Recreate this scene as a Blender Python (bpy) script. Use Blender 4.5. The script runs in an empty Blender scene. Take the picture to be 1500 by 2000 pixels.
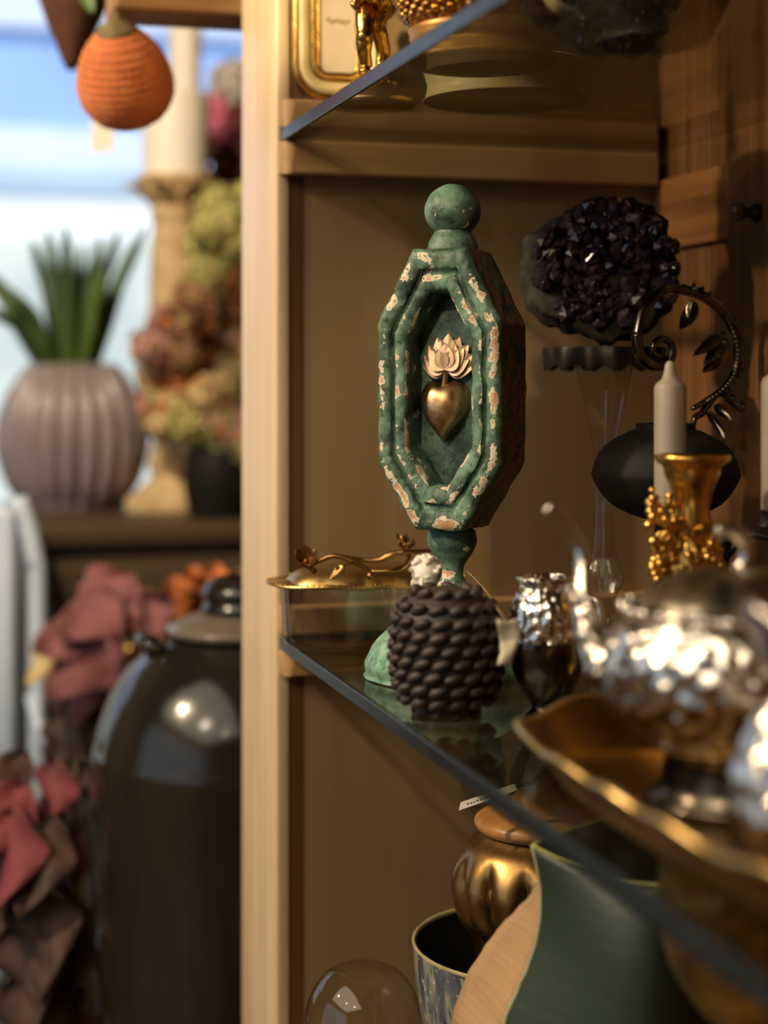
import bpy, bmesh, math, random
from math import sin, cos, pi, radians, sqrt, atan2, exp
from mathutils import Vector, Matrix, Euler, noise

random.seed(7)
SC = bpy.context.scene
COL = SC.collection
# ------------------------------------------------------------------ camera
FPX = 3300.0                      # focal length in pixels of the 1500x2000 frame
HORIZON = 733.0                   # image row of the horizon
CAMZ = 1.25
TH = math.atan(929.0 / FPX)       # the view is turned this far into the cabinet
SN, CS = sin(TH), cos(TH)
cd = bpy.data.cameras.new('camera')
cam = bpy.data.objects.new('camera', cd)
COL.objects.link(cam)
cam.location = (0, 0, CAMZ)
cam.rotation_euler = (pi / 2, 0, -TH)
cd.sensor_fit = 'VERTICAL'
cd.sensor_height = 36.0
cd.sensor_width = 27.0
cd.lens = FPX * 36.0 / 2000.0
cd.shift_y = -(1000.0 - HORIZON) / 2000.0
cd.clip_start = 0.02
cd.clip_end = 200
cd.dof.use_dof = True
cd.dof.focus_distance = 1.335
cd.dof.aperture_fstop = 2.6
cd.dof.aperture_blades = 0
SC.camera = cam
# ------------------------------------------------------------------ sky, lights, exposure
world = bpy.data.worlds.new('sky')
SC.world = world
world.use_nodes = True
wn = world.node_tree
bg = wn.nodes['Background']
bg.inputs['Color'].default_value = (0.66, 0.82, 1.0, 1)
bg.inputs['Strength'].default_value = 0.9
SC.view_settings.view_transform = 'Standard'
SC.view_settings.look = 'None'
SC.view_settings.exposure = 0.0
SC.view_settings.gamma = 1.0
SC.view_settings.use_curve_mapping = False
SC.cycles.use_denoising = True
SC.cycles.max_bounces = 10
SC.cycles.diffuse_bounces = 3
SC.cycles.glossy_bounces = 5
SC.cycles.transmission_bounces = 6
SC.cycles.transparent_max_bounces = 16
SC.cycles.sample_clamp_indirect = 6.0
SC.cycles.caustics_reflective = False
SC.cycles.caustics_refractive = False


def look_at(o, target):
    d = Vector(target) - o.location
    o.rotation_euler = d.to_track_quat('-Z', 'Y').to_euler()


def spot(name, loc, target, watts, color, radius=0.04, cone=60, blend=0.4):
    l = bpy.data.lights.new(name, 'SPOT')
    l.energy = watts
    l.color = color
    l.shadow_soft_size = radius
    l.spot_size = radians(cone)
    l.spot_blend = blend
    o = bpy.data.objects.new(name, l)
    COL.objects.link(o)
    o.location = loc
    look_at(o, target)
    return o


WARM = (1.0, 0.75, 0.47)
spot('ceiling_spot_key', (-1.25, 1.40, 2.25), (0.42, 1.3, 1.15), 130, WARM, 0.035, 60, 0.5)
spot('added_spot_shrine', (-0.9, -0.35, 2.35), (0.415, 1.285, 1.235), 62, WARM, 0.03, 13, 0.6)  # narrow beam added to light the shrine's front while the panel stays dark
spot('ceiling_spot_frame', (-0.55, -0.45, 2.7), (0.385, 1.5, 1.685), 300, (1.0, 0.74, 0.42), 0.03, 7.6, 0.25)
spot('added_spot_silver', (-0.75, 0.15, 2.5), (0.44, 0.80, 1.06), 15, (1.0, 0.84, 0.64), 0.03, 24, 0.6)  # extra lamp added to brighten the silver and make it sparkle
spot('added_spot_silver_back', (-0.35, 1.35, 2.5), (0.44, 0.80, 1.06), 11, (1.0, 0.84, 0.64), 0.03, 24, 0.6)  # second added lamp, for more glints on the silver
spot('added_spot_fill', (-1.0, -0.5, 2.6), (0.45, 1.0, 1.15), 5, (1.0, 0.78, 0.52), 0.04, 50, 0.6)  # weak frontal fill, added for its light alone
spot('ceiling_spot_display', (-0.55, 1.2, 2.72), (0.36, 2.75, 1.45), 190, (1.0, 0.78, 0.52), 0.04, 46, 0.6)
spot('ceiling_spot_aisle', (-1.6, 0.2, 2.72), (0.42, 1.9, 0.9), 24, (1.0, 0.82, 0.6), 0.03, 50, 0.6)
al = bpy.data.lights.new('added_fill_panel', 'AREA')  # unseen area fill, added to lift the shadows everywhere
al.energy = 56
al.color = (1.0, 0.86, 0.64)
al.shape = 'RECTANGLE'
al.size = 2.4
al.size_y = 3.2
ao = bpy.data.objects.new('added_fill_panel', al)
COL.objects.link(ao)
ao.location = (-1.7, 0.3, 2.82)
sun = bpy.data.lights.new('sun', 'SUN')
sun.energy = 4.0
sun.color = (1.0, 0.96, 0.9)
sun.angle = radians(0.6)
so = bpy.data.objects.new('sun', sun)
COL.objects.link(so)
so.rotation_euler = (radians(48), 0, radians(-18))


# ------------------------------------------------------------------ helpers: colour and materials
def S(r, g, b, a=1.0):
    f = lambda v: (v / 255 / 12.92) if v / 255 <= 0.04045 else ((v / 255 + 0.055) / 1.055) ** 2.4
    return (f(r), f(g), f(b), a)


class NT:
    def __init__(s, name):
        s.m = bpy.data.materials.new(name)
        s.m.use_nodes = True
        s.t = s.m.node_tree
        s.t.nodes.clear()
        s.out = s.t.nodes.new('ShaderNodeOutputMaterial')

    def n(s, typ, **kw):
        nd = s.t.nodes.new('ShaderNode' + typ)
        for k, v in kw.items():
            if k.startswith('p_'):
                setattr(nd, k[2:], v)
            else:
                key = int(k[1:]) if k[0] == 'i' and k[1:].isdigit() else k.replace('_', ' ')
                if isinstance(v, bpy.types.NodeSocket):
                    s.t.links.new(v, nd.inputs[key])
                else:
                    nd.inputs[key].default_value = v
        return nd

    def coords(s, scale=(1, 1, 1), src='Object'):
        tc = s.n('TexCoord')
        mp = s.n('Mapping', Vector=tc.outputs[src])
        mp.inputs['Scale'].default_value = scale
        return mp.outputs[0]

    def noise(s, vec, scale=5.0, detail=4.0, rough=0.55, dist=0.0):
        nd = s.n('TexNoise', Vector=vec)
        nd.inputs['Scale'].default_value = scale
        nd.inputs['Detail'].default_value = detail
        nd.inputs['Roughness'].default_value = rough
        nd.inputs['Distortion'].default_value = dist
        return nd.outputs['Fac']

    def ramp(s, fac, stops, interp='LINEAR'):
        nd = s.n('ValToRGB', Fac=fac)
        cr = nd.color_ramp
        cr.interpolation = interp
        while len(cr.elements) < len(stops):
            cr.elements.new(0.5)
        for e, (p, c) in zip(cr.elements, stops):
            e.position = p
            e.color = c if len(c) == 4 else (*c, 1)
        return nd.outputs['Color']

    def math(s, op, a, b=0.0, c=None):
        nd = s.t.nodes.new('ShaderNodeMath')
        nd.operation = op
        for i, v in enumerate((a, b) if c is None else (a, b, c)):
            if isinstance(v, bpy.types.NodeSocket):
                s.t.links.new(v, nd.inputs[i])
            else:
                nd.inputs[i].default_value = v
        return nd.outputs[0]

    def mix(s, fac, a, b):
        nd = s.t.nodes.new('ShaderNodeMix')
        nd.data_type = 'RGBA'
        for key, v in ((0, fac), (6, a), (7, b)):
            if isinstance(v, bpy.types.NodeSocket):
                s.t.links.new(v, nd.inputs[key])
            else:
                nd.inputs[key].default_value = v
        return nd.outputs[2]

    def bump(s, h, strength=0.3, dist=0.001):
        nd = s.n('Bump', Height=h)
        nd.inputs['Strength'].default_value = strength
        nd.inputs['Distance'].default_value = dist
        return nd.outputs[0]

    def bsdf(s, **kw):
        nd = s.n('BsdfPrincipled', **kw)
        s.t.links.new(nd.outputs[0], s.out.inputs[0])
        return s.m


def plain(name, c1, c2=None, rough=0.5, metal=0.0, scale=30, bump=0.0, bscale=80, bdist=0.001, coat=0.0, sheen=0.0, stretch=(1, 1, 1), rvar=0.0, lo=0.35, hi=0.65, spec=0.5):
    t = NT(name)
    v = t.coords(stretch)
    f = t.noise(v, scale, 5)
    col = t.ramp(f, [(lo, c1), (hi, c2 or c1)])
    kw = dict(Base_Color=col, Metallic=metal, Specular_IOR_Level=spec)
    if rvar:
        kw['Roughness'] = t.math('MULTIPLY_ADD', f, rvar, rough - rvar * 0.5)
    else:
        kw['Roughness'] = rough
    if bump:
        kw['Normal'] = t.bump(t.noise(v, bscale, 3), bump, bdist)
    if coat:
        kw['Coat_Weight'] = coat
        kw['Coat_Roughness'] = 0.08
    if sheen:
        kw['Sheen_Weight'] = sheen
    return t.bsdf(**kw)


def wood(name, dark, light, axis='z', rough=0.45, fine=1.0, bump=0.15):
    t = NT(name)
    k = {'x': (2.5, 60, 60), 'y': (60, 2.5, 60), 'z': (60, 60, 2.5)}[axis]
    v = t.coords(tuple(a * fine for a in k))
    f = t.noise(v, 1.0, 6, 0.6, 0.4)
    k2 = {'x': (1, 9, 9), 'y': (9, 1, 9), 'z': (9, 9, 1)}[axis]
    g = t.noise(t.coords(k2), 1.2, 2)
    h = t.math('MULTIPLY_ADD', g, 0.5, t.math('MULTIPLY', f, 0.6))
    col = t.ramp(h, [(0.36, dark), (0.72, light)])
    return t.bsdf(Base_Color=col, Roughness=t.math('MULTIPLY_ADD', f, 0.2, rough - 0.1), Normal=t.bump(f, bump, 0.0006))


def thin_glass(name, tint=(1, 1, 1, 1), f0=0.045, rough=0.02, edge=None):
    """Clear glass as a sheet: lets light straight through, mirrors more the flatter one looks at it."""
    t = NT(name)
    lw = t.n('LayerWeight')
    lw.inputs['Blend'].default_value = 0.5
    fac = t.math('MULTIPLY_ADD', t.math('POWER', lw.outputs['Facing'], 5.0), 1 - f0, f0)
    col = t.mix(t.math('POWER', lw.outputs['Facing'], 3.0), tint, edge or tint)
    tr = t.n('BsdfTransparent', Color=col)
    gl = t.n('BsdfGlossy', Roughness=rough)
    mx = t.n('MixShader', Fac=fac)
    t.t.links.new(tr.outputs[0], mx.inputs[1])
    t.t.links.new(gl.outputs[0], mx.inputs[2])
    t.t.links.new(mx.outputs[0], t.out.inputs[0])
    return t.m


def peel(name, green_a, green_b, primer, core, amount=0.0, gscale=40):
    """Flaking paint over a primer over bare wood; the mesh attribute 'wear' marks edges that rub."""
    t = NT(name)
    v = t.coords()
    at = t.n('Attribute', p_attribute_name='wear')
    big = t.noise(v, 55, 4, 0.6, 0.3)
    fine = t.noise(v, 190, 3, 0.6)
    val = t.math('ADD', t.math('MULTIPLY', big, 0.8), t.math('MULTIPLY', fine, 0.2))
    val = t.math('ADD', val, t.math('MULTIPLY_ADD', at.outputs['Fac'], 0.2, amount))
    gcol = t.ramp(t.noise(v, gscale, 6, 0.72), [(0.28, S(40, 50, 40)), (0.42, green_a), (0.64, green_b)])
    pit = t.ramp(t.noise(v, 240, 2, 0.5), [(0.30, (0.25, 0.25, 0.25, 1)), (0.40, (1, 1, 1, 1))])
    mul = t.t.nodes.new('ShaderNodeMix')
    mul.data_type = 'RGBA'
    mul.blend_type = 'MULTIPLY'
    mul.inputs[0].default_value = 0.8
    t.t.links.new(gcol, mul.inputs[6])
    t.t.links.new(pit, mul.inputs[7])
    m1 = t.ramp(val, [(0.595, (0, 0, 0, 1)), (0.605, (1, 1, 1, 1))])
    m2 = t.ramp(val, [(0.665, (0, 0, 0, 1)), (0.675, (1, 1, 1, 1))])
    c = t.mix(m1, mul.outputs[2], primer)
    c = t.mix(m2, c, core)
    hgt = t.math('SUBTRACT', t.math('MULTIPLY', fine, 0.35), t.math('ADD', m1, m2))
    return t.bsdf(Base_Color=c, Roughness=0.52, Normal=t.bump(hgt, 0.6, 0.0009))


# ------------------------------------------------------------------ helpers: geometry
def at(px, py, d):
    """World point d metres ahead of the camera on the pixel (px, py)."""
    lat = (px - 750.0) / FPX * d
    return Vector((d * SN + lat * CS, d * CS - lat * SN, CAMZ - (py - HORIZON) / FPX * d))


def col_at(px, d, z):
    p = at(px, HORIZON, d)
    p.z = z
    return p


def mesh(name, V, F, mat=None, parent=None, smooth=True, sharp=None, loc=None, kind=None, label=None):
    me = bpy.data.meshes.new(name)
    me.from_pydata([tuple(v) for v in V], [], F)
    me.validate()
    bm = bmesh.new()
    bm.from_mesh(me)
    bmesh.ops.recalc_face_normals(bm, faces=bm.faces)
    bm.to_mesh(me)
    bm.free()
    me.polygons.foreach_set('use_smooth', [smooth] * len(me.polygons))
    if sharp is not None:
        me.set_sharp_from_angle(angle=radians(sharp))
    if mat:
        me.materials.append(mat)
    o = bpy.data.objects.new(name, me)
    COL.objects.link(o)
    if parent:
        o.parent = parent
    if loc is not None:
        o.location = loc
    if kind:
        o['kind'] = kind
    if label:
        o['label'] = label
    return o


def thing(name, label, cat, loc=(0, 0, 0), rotz=0.0, group=None):
    o = bpy.data.objects.new(name, None)
    o.empty_display_size = 0.02
    COL.objects.link(o)
    o.location = loc
    o.rotation_euler = (0, 0, rotz)
    tag(o, label, cat, group)
    return o


def tag(o, label, cat, group=None):
    o['label'] = label
    o['category'] = cat
    if group:
        o['group'] = group
    return o


def struct(name, V, F, mat, parent=None, smooth=False):
    o = mesh(name, V, F, mat, parent, smooth)
    o['kind'] = 'structure'
    return o


def join(*gs):
    V, F = [], []
    for v, f in gs:
        k = len(V)
        V += list(v)
        F += [tuple(i + k for i in q) for q in f]
    return V, F


def xf(g, loc=(0, 0, 0), rot=(0, 0, 0), sc=(1, 1, 1)):
    if isinstance(sc, (int, float)):
        sc = (sc, sc, sc)
    M = Matrix.Translation(loc) @ Euler(rot).to_matrix().to_4x4() @ Matrix.Diagonal((*sc, 1))
    return [M @ Vector(v) for v in g[0]], g[1]


def xm(g, M):
    return [M @ Vector(v) for v in g[0]], g[1]


def box(x0, x1, y0, y1, z0, z1, bev=0.0, seg=2):
    bm = bmesh.new()
    bmesh.ops.create_cube(bm, size=1)
    for v in bm.verts:
        v.co = Vector(((x0 + x1) / 2 + v.co.x * (x1 - x0), (y0 + y1) / 2 + v.co.y * (y1 - y0), (z0 + z1) / 2 + v.co.z * (z1 - z0)))
    if bev:
        bmesh.ops.bevel(bm, geom=bm.edges[:], offset=bev, segments=seg, affect='EDGES', profile=0.5)
    g = ([v.co.copy() for v in bm.verts], [tuple(v.index for v in f.verts) for f in bm.faces])
    bm.free()
    return g


def curve_pts(P, n=8):
    """Catmull-Rom through points of any dimension."""
    P = [tuple(p) for p in P]
    out = []
    m = len(P)
    for i in range(m - 1):
        p0, p1, p2, p3 = P[max(i - 1, 0)], P[i], P[i + 1], P[min(i + 2, m - 1)]
        for k in range(n):
            t = k / n
            out.append(tuple(0.5 * ((2 * b) + (-a + c) * t + (2 * a - 5 * b + 4 * c - d) * t * t + (-a + 3 * b - 3 * c + d) * t ** 3) for a, b, c, d in zip(p0, p1, p2, p3)))
    out.append(P[-1])
    return out


def lathe(prof, seg=48, fn=None, smooth_prof=0):
    """Turn (r, z) around the z axis; fn(theta, z, r) -> (radius, height) can rib or dent it."""
    if smooth_prof:
        prof = curve_pts(prof, smooth_prof)
    V, F = [], []
    rings = []
    for r, z in prof:
        if r < 1e-6:
            rings.append([len(V)])
            V.append(Vector((0, 0, z)))
            continue
        ring = []
        for k in range(seg):
            a = 2 * pi * k / seg
            rr, zz = fn(a, z, r) if fn else (r, z)
            ring.append(len(V))
            V.append(Vector((rr * cos(a), rr * sin(a), zz)))
        rings.append(ring)
    for A, B in zip(rings, rings[1:]):
        if len(A) == 1 and len(B) == 1:
            continue
        for k in range(seg):
            k2 = (k + 1) % seg
            if len(A) == 1:
                F.append((A[0], B[k], B[k2]))
            elif len(B) == 1:
                F.append((A[k], B[0], A[k2]))
            else:
                F.append((A[k], B[k], B[k2], A[k2]))
    return V, F


def tube(P, R, seg=8, n=0, flat=1.0):
    """Round bar through points P with radii R."""
    if isinstance(R, (int, float)):
        R = [R] * len(P)
    if n:
        Q = curve_pts([(*p, r) for p, r in zip(P, R)], n)
        P = [Vector(q[:3]) for q in Q]
        R = [q[3] for q in Q]
    P = [Vector(p) for p in P]
    V, F = [], []
    T = [(P[min(i + 1, len(P) - 1)] - P[max(i - 1, 0)]).normalized() for i in range(len(P))]
    up = Vector((0, 0, 1)) if abs(T[0].z) < 0.9 else Vector((1, 0, 0))
    N = (up - T[0] * up.dot(T[0])).normalized()
    for i, p in enumerate(P):
        N = (N - T[i] * N.dot(T[i])).normalized()
        B = T[i].cross(N)
        for k in range(seg):
            a = 2 * pi * k / seg
            V.append(p + R[i] * (cos(a) * N * flat + sin(a) * B))
    for i in range(len(P) - 1):
        for k in range(seg):
            k2 = (k + 1) % seg
            F.append((i * seg + k, i * seg + k2, (i + 1) * seg + k2, (i + 1) * seg + k))
    F.append(tuple(range(seg)))
    F.append(tuple((len(P) - 1) * seg + k for k in range(seg)))
    return V, F


def ball(c=(0, 0, 0), r=1.0, u=16, v=10, fn=None):
    if isinstance(r, (int, float)):
        r = (r, r, r)
    V, F = [], []
    for j in range(v + 1):
        ph = pi * j / v
        if j in (0, v):
            V.append(Vector((0, 0, cos(ph))))
            continue
        for k in range(u):
            a = 2 * pi * k / u
            V.append(Vector((sin(ph) * cos(a), sin(ph) * sin(a), cos(ph))))
    ring = lambda j, k: 0 if j == 0 else (len(V) - 1 if j == v else 1 + (j - 1) * u + k % u)
    for j in range(v):
        for k in range(u):
            if j == 0:
                F.append((0, ring(1, k), ring(1, k + 1)))
            elif j == v - 1:
                F.append((ring(j, k), len(V) - 1, ring(j, k + 1)))
            else:
                F.append((ring(j, k), ring(j + 1, k), ring(j + 1, k + 1), ring(j, k + 1)))
    out = []
    for p in V:
        s = fn(p) if fn else 1.0
        out.append(Vector((c[0] + p.x * r[0] * s, c[1] + p.y * r[1] * s, c[2] + p.z * r[2] * s)))
    return out, F


def leaf(L, W, bend=0.3, fold=0.25, n=8, tip=1.0, wave=0.0, th=0.0006, side=3):
    """A leaf along +x from the origin, midrib at y=0, with thickness."""
    m = side * 2 + 1
    V, F = [], []
    for lay in (0, 1):
        for i in range(n + 1):
            t = i / n
            w = W * (sin(pi * min(1.0, t ** 0.8)) ** 0.8) * (1 - 0.25 * t) + W * 0.03 * (1 - t)
            if i == n:
                w = W * 0.012
            for j in range(m):
                s = (j - side) / side
                z = bend * L * (t * t) * -1 + fold * abs(s) * w + wave * W * sin(9 * t + 3 * s) * abs(s)
                V.append(Vector((L * t * (1 - 0.12 * bend * t), s * w, z - lay * th)))
    N = (n + 1) * m
    for lay in (0, 1):
        for i in range(n):
            for j in range(m - 1):
                a = lay * N + i * m + j
                q = (a, a + 1, a + m + 1, a + m)
                F.append(q if lay == 0 else q[::-1])
    for i in range(n):
        for j in (0, m - 1):
            a = i * m + j
            F.append((a, a + m, N + a + m, N + a))
    for i in (0, n):
        for j in range(m - 1):
            a = i * m + j
            F.append((a, a + 1, N + a + 1, N + a))
    return V, F


def remesh(name, parts, voxel, mat, parent=None, smooth_it=3, loc=None, disp=None):
    """Fuse overlapping shapes into one continuous skin."""
    V, F = join(*parts)
    me = bpy.data.meshes.new(name + '_source')
    me.from_pydata([tuple(v) for v in V], [], F)
    tmp = bpy.data.objects.new(name + '_source', me)
    COL.objects.link(tmp)
    md = tmp.modifiers.new('r', 'REMESH')
    md.mode = 'VOXEL'
    md.voxel_size = voxel
    sm = tmp.modifiers.new('s', 'SMOOTH')
    sm.iterations = smooth_it
    sm.factor = 0.5
    dg = bpy.context.evaluated_depsgraph_get()
    dg.update()
    ev = tmp.evaluated_get(dg)
    res = bpy.data.meshes.new_from_object(ev)
    bpy.data.objects.remove(tmp)
    bpy.data.meshes.remove(me)
    res.name = name
    if disp:
        for v in res.vertices:
            v.co = v.co + v.normal * disp(v.co)
    res.materials.clear()
    res.materials.append(mat)
    res.polygons.foreach_set('use_smooth', [True] * len(res.polygons))
    o = bpy.data.objects.new(name, res)
    COL.objects.link(o)
    if parent:
        o.parent = parent
    if loc is not None:
        o.location = loc
    return o


def nz(p, s):
    return noise.noise(Vector(p) * s)


# ------------------------------------------------------------------ materials
W_STILE = wood('stile_wood', S(194, 166, 126), S(228, 204, 168), 'z', 0.42)
W_DARK = wood('dark_strip_wood', S(62, 42, 26), S(112, 78, 48), 'z', 0.55)
W_PANEL = wood('side_panel_wood', S(138, 114, 78), S(154, 130, 92), 'z', 0.5, 0.7, 0.05)
W_BATTEN = wood('batten_wood', S(158, 122, 78), S(184, 148, 102), 'x', 0.45)
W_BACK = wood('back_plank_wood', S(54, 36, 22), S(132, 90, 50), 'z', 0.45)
W_BACKH = wood('back_rail_wood', S(74, 48, 26), S(160, 110, 62), 'y', 0.45)
M_SHELF = thin_glass('shelf_glass', (0.93, 0.93, 0.88, 1), 0.05, 0.015, (0.80, 0.82, 0.76, 1))
M_EDGE = plain('shelf_glass_edge', S(26, 32, 33), S(34, 40, 42), 0.25, 0.0, 40, spec=0.3)
M_CLEAR = thin_glass('clear_glass', (0.95, 0.95, 0.94, 1), 0.075, 0.015, (0.42, 0.40, 0.36, 1))
M_PANE = thin_glass('window_pane_glass', (0.97, 0.98, 1, 1), 0.04, 0.0)
M_GOLD = plain('bright_gold', S(234, 190, 104), S(206, 158, 74), 0.24, 1.0, 60, 0.35, 120, 0.0012, rvar=0.2)
M_BRASS = plain('brass', S(208, 178, 118), S(182, 148, 88), 0.36, 1.0, 30, 0.12, 60, 0.001, rvar=0.15)
M_BRONZE = plain('antique_bronze', S(146, 112, 66), S(184, 144, 90), 0.34, 1.0, 50, 0.12, 120, 0.0006, rvar=0.15)
M_HEART = plain('aged_gold_leaf', S(176, 142, 100), S(206, 174, 130), 0.38, 1.0, 120, 0.25, 240, 0.0005, rvar=0.18)
M_FLAME = plain('rose_gilt', S(196, 160, 128), S(216, 184, 154), 0.42, 0.55, 90, 0.1, 200, 0.0004)
M_SILVER = plain('polished_silver', S(240, 232, 220), S(214, 202, 184), 0.17, 1.0, 60, 0.5, 160, 0.0016, rvar=0.1)
M_PEWTER = plain('dark_pewter', S(66, 60, 52), S(124, 114, 98), 0.22, 1.0, 80, 0.2, 150, 0.0006)
M_BLACK = plain('black_glaze', S(24, 22, 20), S(30, 28, 25), 0.6, 0.0, 20, spec=0.15)
M_IRON = plain('black_iron', S(30, 28, 25), S(44, 40, 34), 0.45, 0.6, 60)
M_CHARCOAL = plain('dark_brown_wax', S(46, 35, 29), S(64, 49, 40), 0.55, 0.0, 60, 0.3, 300, 0.0006)
M_PEEL = peel('peeling_green_paint', S(56, 78, 64), S(112, 146, 124), S(208, 198, 174), S(196, 148, 114), -0.035)
M_PEELW = peel('worn_green_paint', S(44, 66, 48), S(86, 116, 92), S(176, 160, 128), S(150, 102, 62), 0.13)
M_SIDE = peel('worn_shaded_side_paint', S(38, 56, 42), S(70, 92, 72), S(120, 96, 66), S(104, 70, 44), -0.02)  # worn side; the shade on it is also put into these darker colours
M_PEELT = peel('pale_green_paint', S(88, 132, 108), S(150, 186, 164), S(206, 202, 184), S(180, 140, 104), -0.02)
M_WHITE = plain('white_bisque', S(226, 216, 204), S(240, 232, 222), 0.6, 0, 60, 0.1, 200, 0.0005)
M_PAPER = plain('tag_paper', S(214, 204, 178), S(196, 184, 154), 0.8, 0, 90, 0.2, 160, 0.0005)
M_CARD = plain('white_tag_card', S(236, 230, 218), S(228, 220, 206), 0.7, 0, 90)
M_INK = plain('ink', S(64, 58, 52), None, 0.8)
M_STRING = plain('string', S(176, 158, 116), S(146, 126, 88), 0.8, 0, 200)
M_CANDLE = plain('grey_candle_wax', S(140, 128, 112), S(150, 138, 122), 0.5, 0, 20)
M_IVORY = plain('ivory_candle_wax', S(246, 238, 224), S(250, 244, 232), 0.5, 0, 10)
M_WICK = plain('wick', S(60, 50, 40), None, 0.9)
M_ROCK = plain('geode_rind', S(28, 27, 21), S(52, 50, 36), 0.85, 0, 60, 0.8, 140, 0.002)
M_CRYSTAL = plain('amethyst', S(36, 28, 38), S(58, 46, 62), 0.12, 0, 60, coat=0.3)
M_CREAM = plain('cream_gesso', S(218, 196, 136), S(226, 206, 152), 0.42, 0, 60)
M_PRINT = plain('faded_print', S(214, 194, 160), S(222, 204, 172), 0.75, 0, 40)
M_LID = wood('turned_lid_wood', S(128, 84, 44), S(206, 152, 92), 'x', 0.4, 0.8)
M_LEAFG = plain('deep_green_glaze', S(31, 45, 33), S(43, 59, 43), 0.5, 0, 14, 0.25, 1.0, 0.001, stretch=(10, 10, 260))
M_LEAFT = plain('lit_tan_ribs', S(166, 130, 90), S(184, 148, 106), 0.6, 0, 20, 0.8, 1.0, 0.0012, stretch=(8, 8, 420))  # paler side wall; the warm light on it is put into the tan
M_LIP = plain('yellow_green_lip', S(142, 146, 62), S(160, 160, 84), 0.35, 0, 40)
M_JAR = plain('oily_black_glaze', S(24, 22, 17), S(44, 40, 30), 0.16, 0.0, 12, 0.25, 18, 0.002, stretch=(1, 1, 0.2), rvar=0.08)
M_JARC = plain('collar_sheen_grey', S(98, 90, 78), S(120, 110, 96), 0.22, 0, 20)  # grey puts the light the collar reflects into its colour
M_POT = plain('lilac_grey_ceramic', S(132, 120, 124), S(150, 138, 142), 0.34, 0, 10, coat=0.15)
M_AGAVE = plain('agave_green', S(36, 58, 32), S(92, 118, 54), 0.45, 0, 14, stretch=(1, 1, 0.3))
M_STONE = plain('weathered_plaster', S(214, 188, 142), S(184, 154, 108), 0.7, 0, 24, 0.5, 60, 0.003)
M_YARN = plain('orange_yarn', S(192, 100, 50), S(212, 124, 68), 0.85, 0, 60, 0.5, 220, 0.002, sheen=0.2)
M_CAP = plain('olive_felt', S(104, 92, 60), S(132, 116, 78), 0.85, 0, 60)
M_CONE = plain('brown_terracotta', S(84, 52, 34), S(106, 66, 44), 0.6, 0, 20)
M_BEAM = wood('old_beam_wood', S(116, 82, 46), S(176, 132, 80), 'x', 0.6, 0.6)
M_DRESSER = wood('dresser_wood', S(58, 46, 32), S(88, 72, 50), 'x', 0.5, 0.6)
M_PINK = plain('pink_petal', S(206, 108, 140), S(226, 140, 166), 0.7, 0, 40)
M_MAROON = plain('maroon_petal', S(84, 34, 40), S(112, 46, 54), 0.7, 0, 40)
M_GREYW = plain('grey_white_petal', S(196, 186, 178), S(212, 204, 196), 0.8, 0, 40)
M_HG = [plain('hydrangea_' + n, a, b, 0.8, 0, 60) for n, a, b in (
    ('green', S(176, 174, 96), S(200, 196, 126)), ('cream', S(222, 200, 150), S(196, 166, 114)),
    ('rust', S(214, 130, 70), S(188, 106, 58)), ('brown', S(170, 124, 88), S(136, 98, 72)),
    ('rose', S(206, 158, 146), S(176, 128, 118)), ('olive', S(158, 148, 90), S(186, 172, 116)))]
M_MAUVE = plain('mauve_cloth_leaf', S(124, 70, 74), S(150, 92, 94), 0.75, 0, 20, 0.2, 60, 0.002, sheen=0.3)
M_RED = plain('crimson_cloth_leaf', S(106, 36, 48), S(134, 52, 62), 0.7, 0, 20, 0.2, 60, 0.002, sheen=0.3)
M_DARKLEAF = plain('dark_brown_leaf', S(58, 42, 34), S(86, 58, 44), 0.7, 0, 20, 0.2, 60, 0.002)
M_STEM = plain('stem', S(84, 66, 42), S(104, 84, 56), 0.8, 0, 40)
M_CHAIR = plain('white_chair_paint', S(204, 222, 244), S(214, 230, 248), 0.2, 0, 10, coat=0.4)
M_WALL = plain('wall_plaster', S(150, 124, 92), S(158, 132, 98), 0.9, 0, 8, 0.1, 40, 0.002)
M_FLOOR = wood('floor_wood', S(70, 50, 34), S(112, 82, 54), 'y', 0.5, 0.4)
M_FRAME = plain('window_frame_paint', S(170, 186, 206), S(180, 196, 214), 0.4, 0, 10)
M_FACADE = plain('pale_blue_render', S(146, 178, 232), S(160, 190, 238), 0.8, 0, 1.5)
M_FACADEP = plain('lavender_white_render', S(212, 222, 246), S(222, 230, 248), 0.8, 0, 1.5)
M_FACADES = plain('pale_shop_front', S(176, 190, 186), S(226, 226, 216), 0.8, 0, 1.1)
M_FACADEW = plain('white_render', S(246, 248, 248), S(250, 252, 252), 0.8, 0, 1.5)
M_FACADEG = plain('grey_blue_render', S(176, 196, 214), S(186, 204, 220), 0.8, 0, 1.5)
M_PAVING = plain('pale_paving', S(150, 158, 160), S(170, 176, 176), 0.85, 0, 2)
M_BOWLIN = plain('dark_bowl_glaze', S(44, 42, 36), S(54, 50, 42), 0.35, 0, 20)
M_ACORN = plain('gold_scale_glaze', S(222, 162, 70), S(120, 70, 26), 0.25, 0.85, 160, 0.6, 200, 0.002)
M_DVASE = plain('dark_bronze_glaze', S(58, 48, 34), S(72, 60, 42), 0.4, 0.2, 14)
M_TRAY = plain('dark_brass', S(150, 118, 70), S(118, 90, 52), 0.3, 1.0, 30, 0.12, 60, 0.001, rvar=0.15)
M_AMBER = plain('amber_gilt', S(120, 98, 60), S(164, 134, 80), 0.38, 0.9, 60, 0.5, 90, 0.002)


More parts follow.
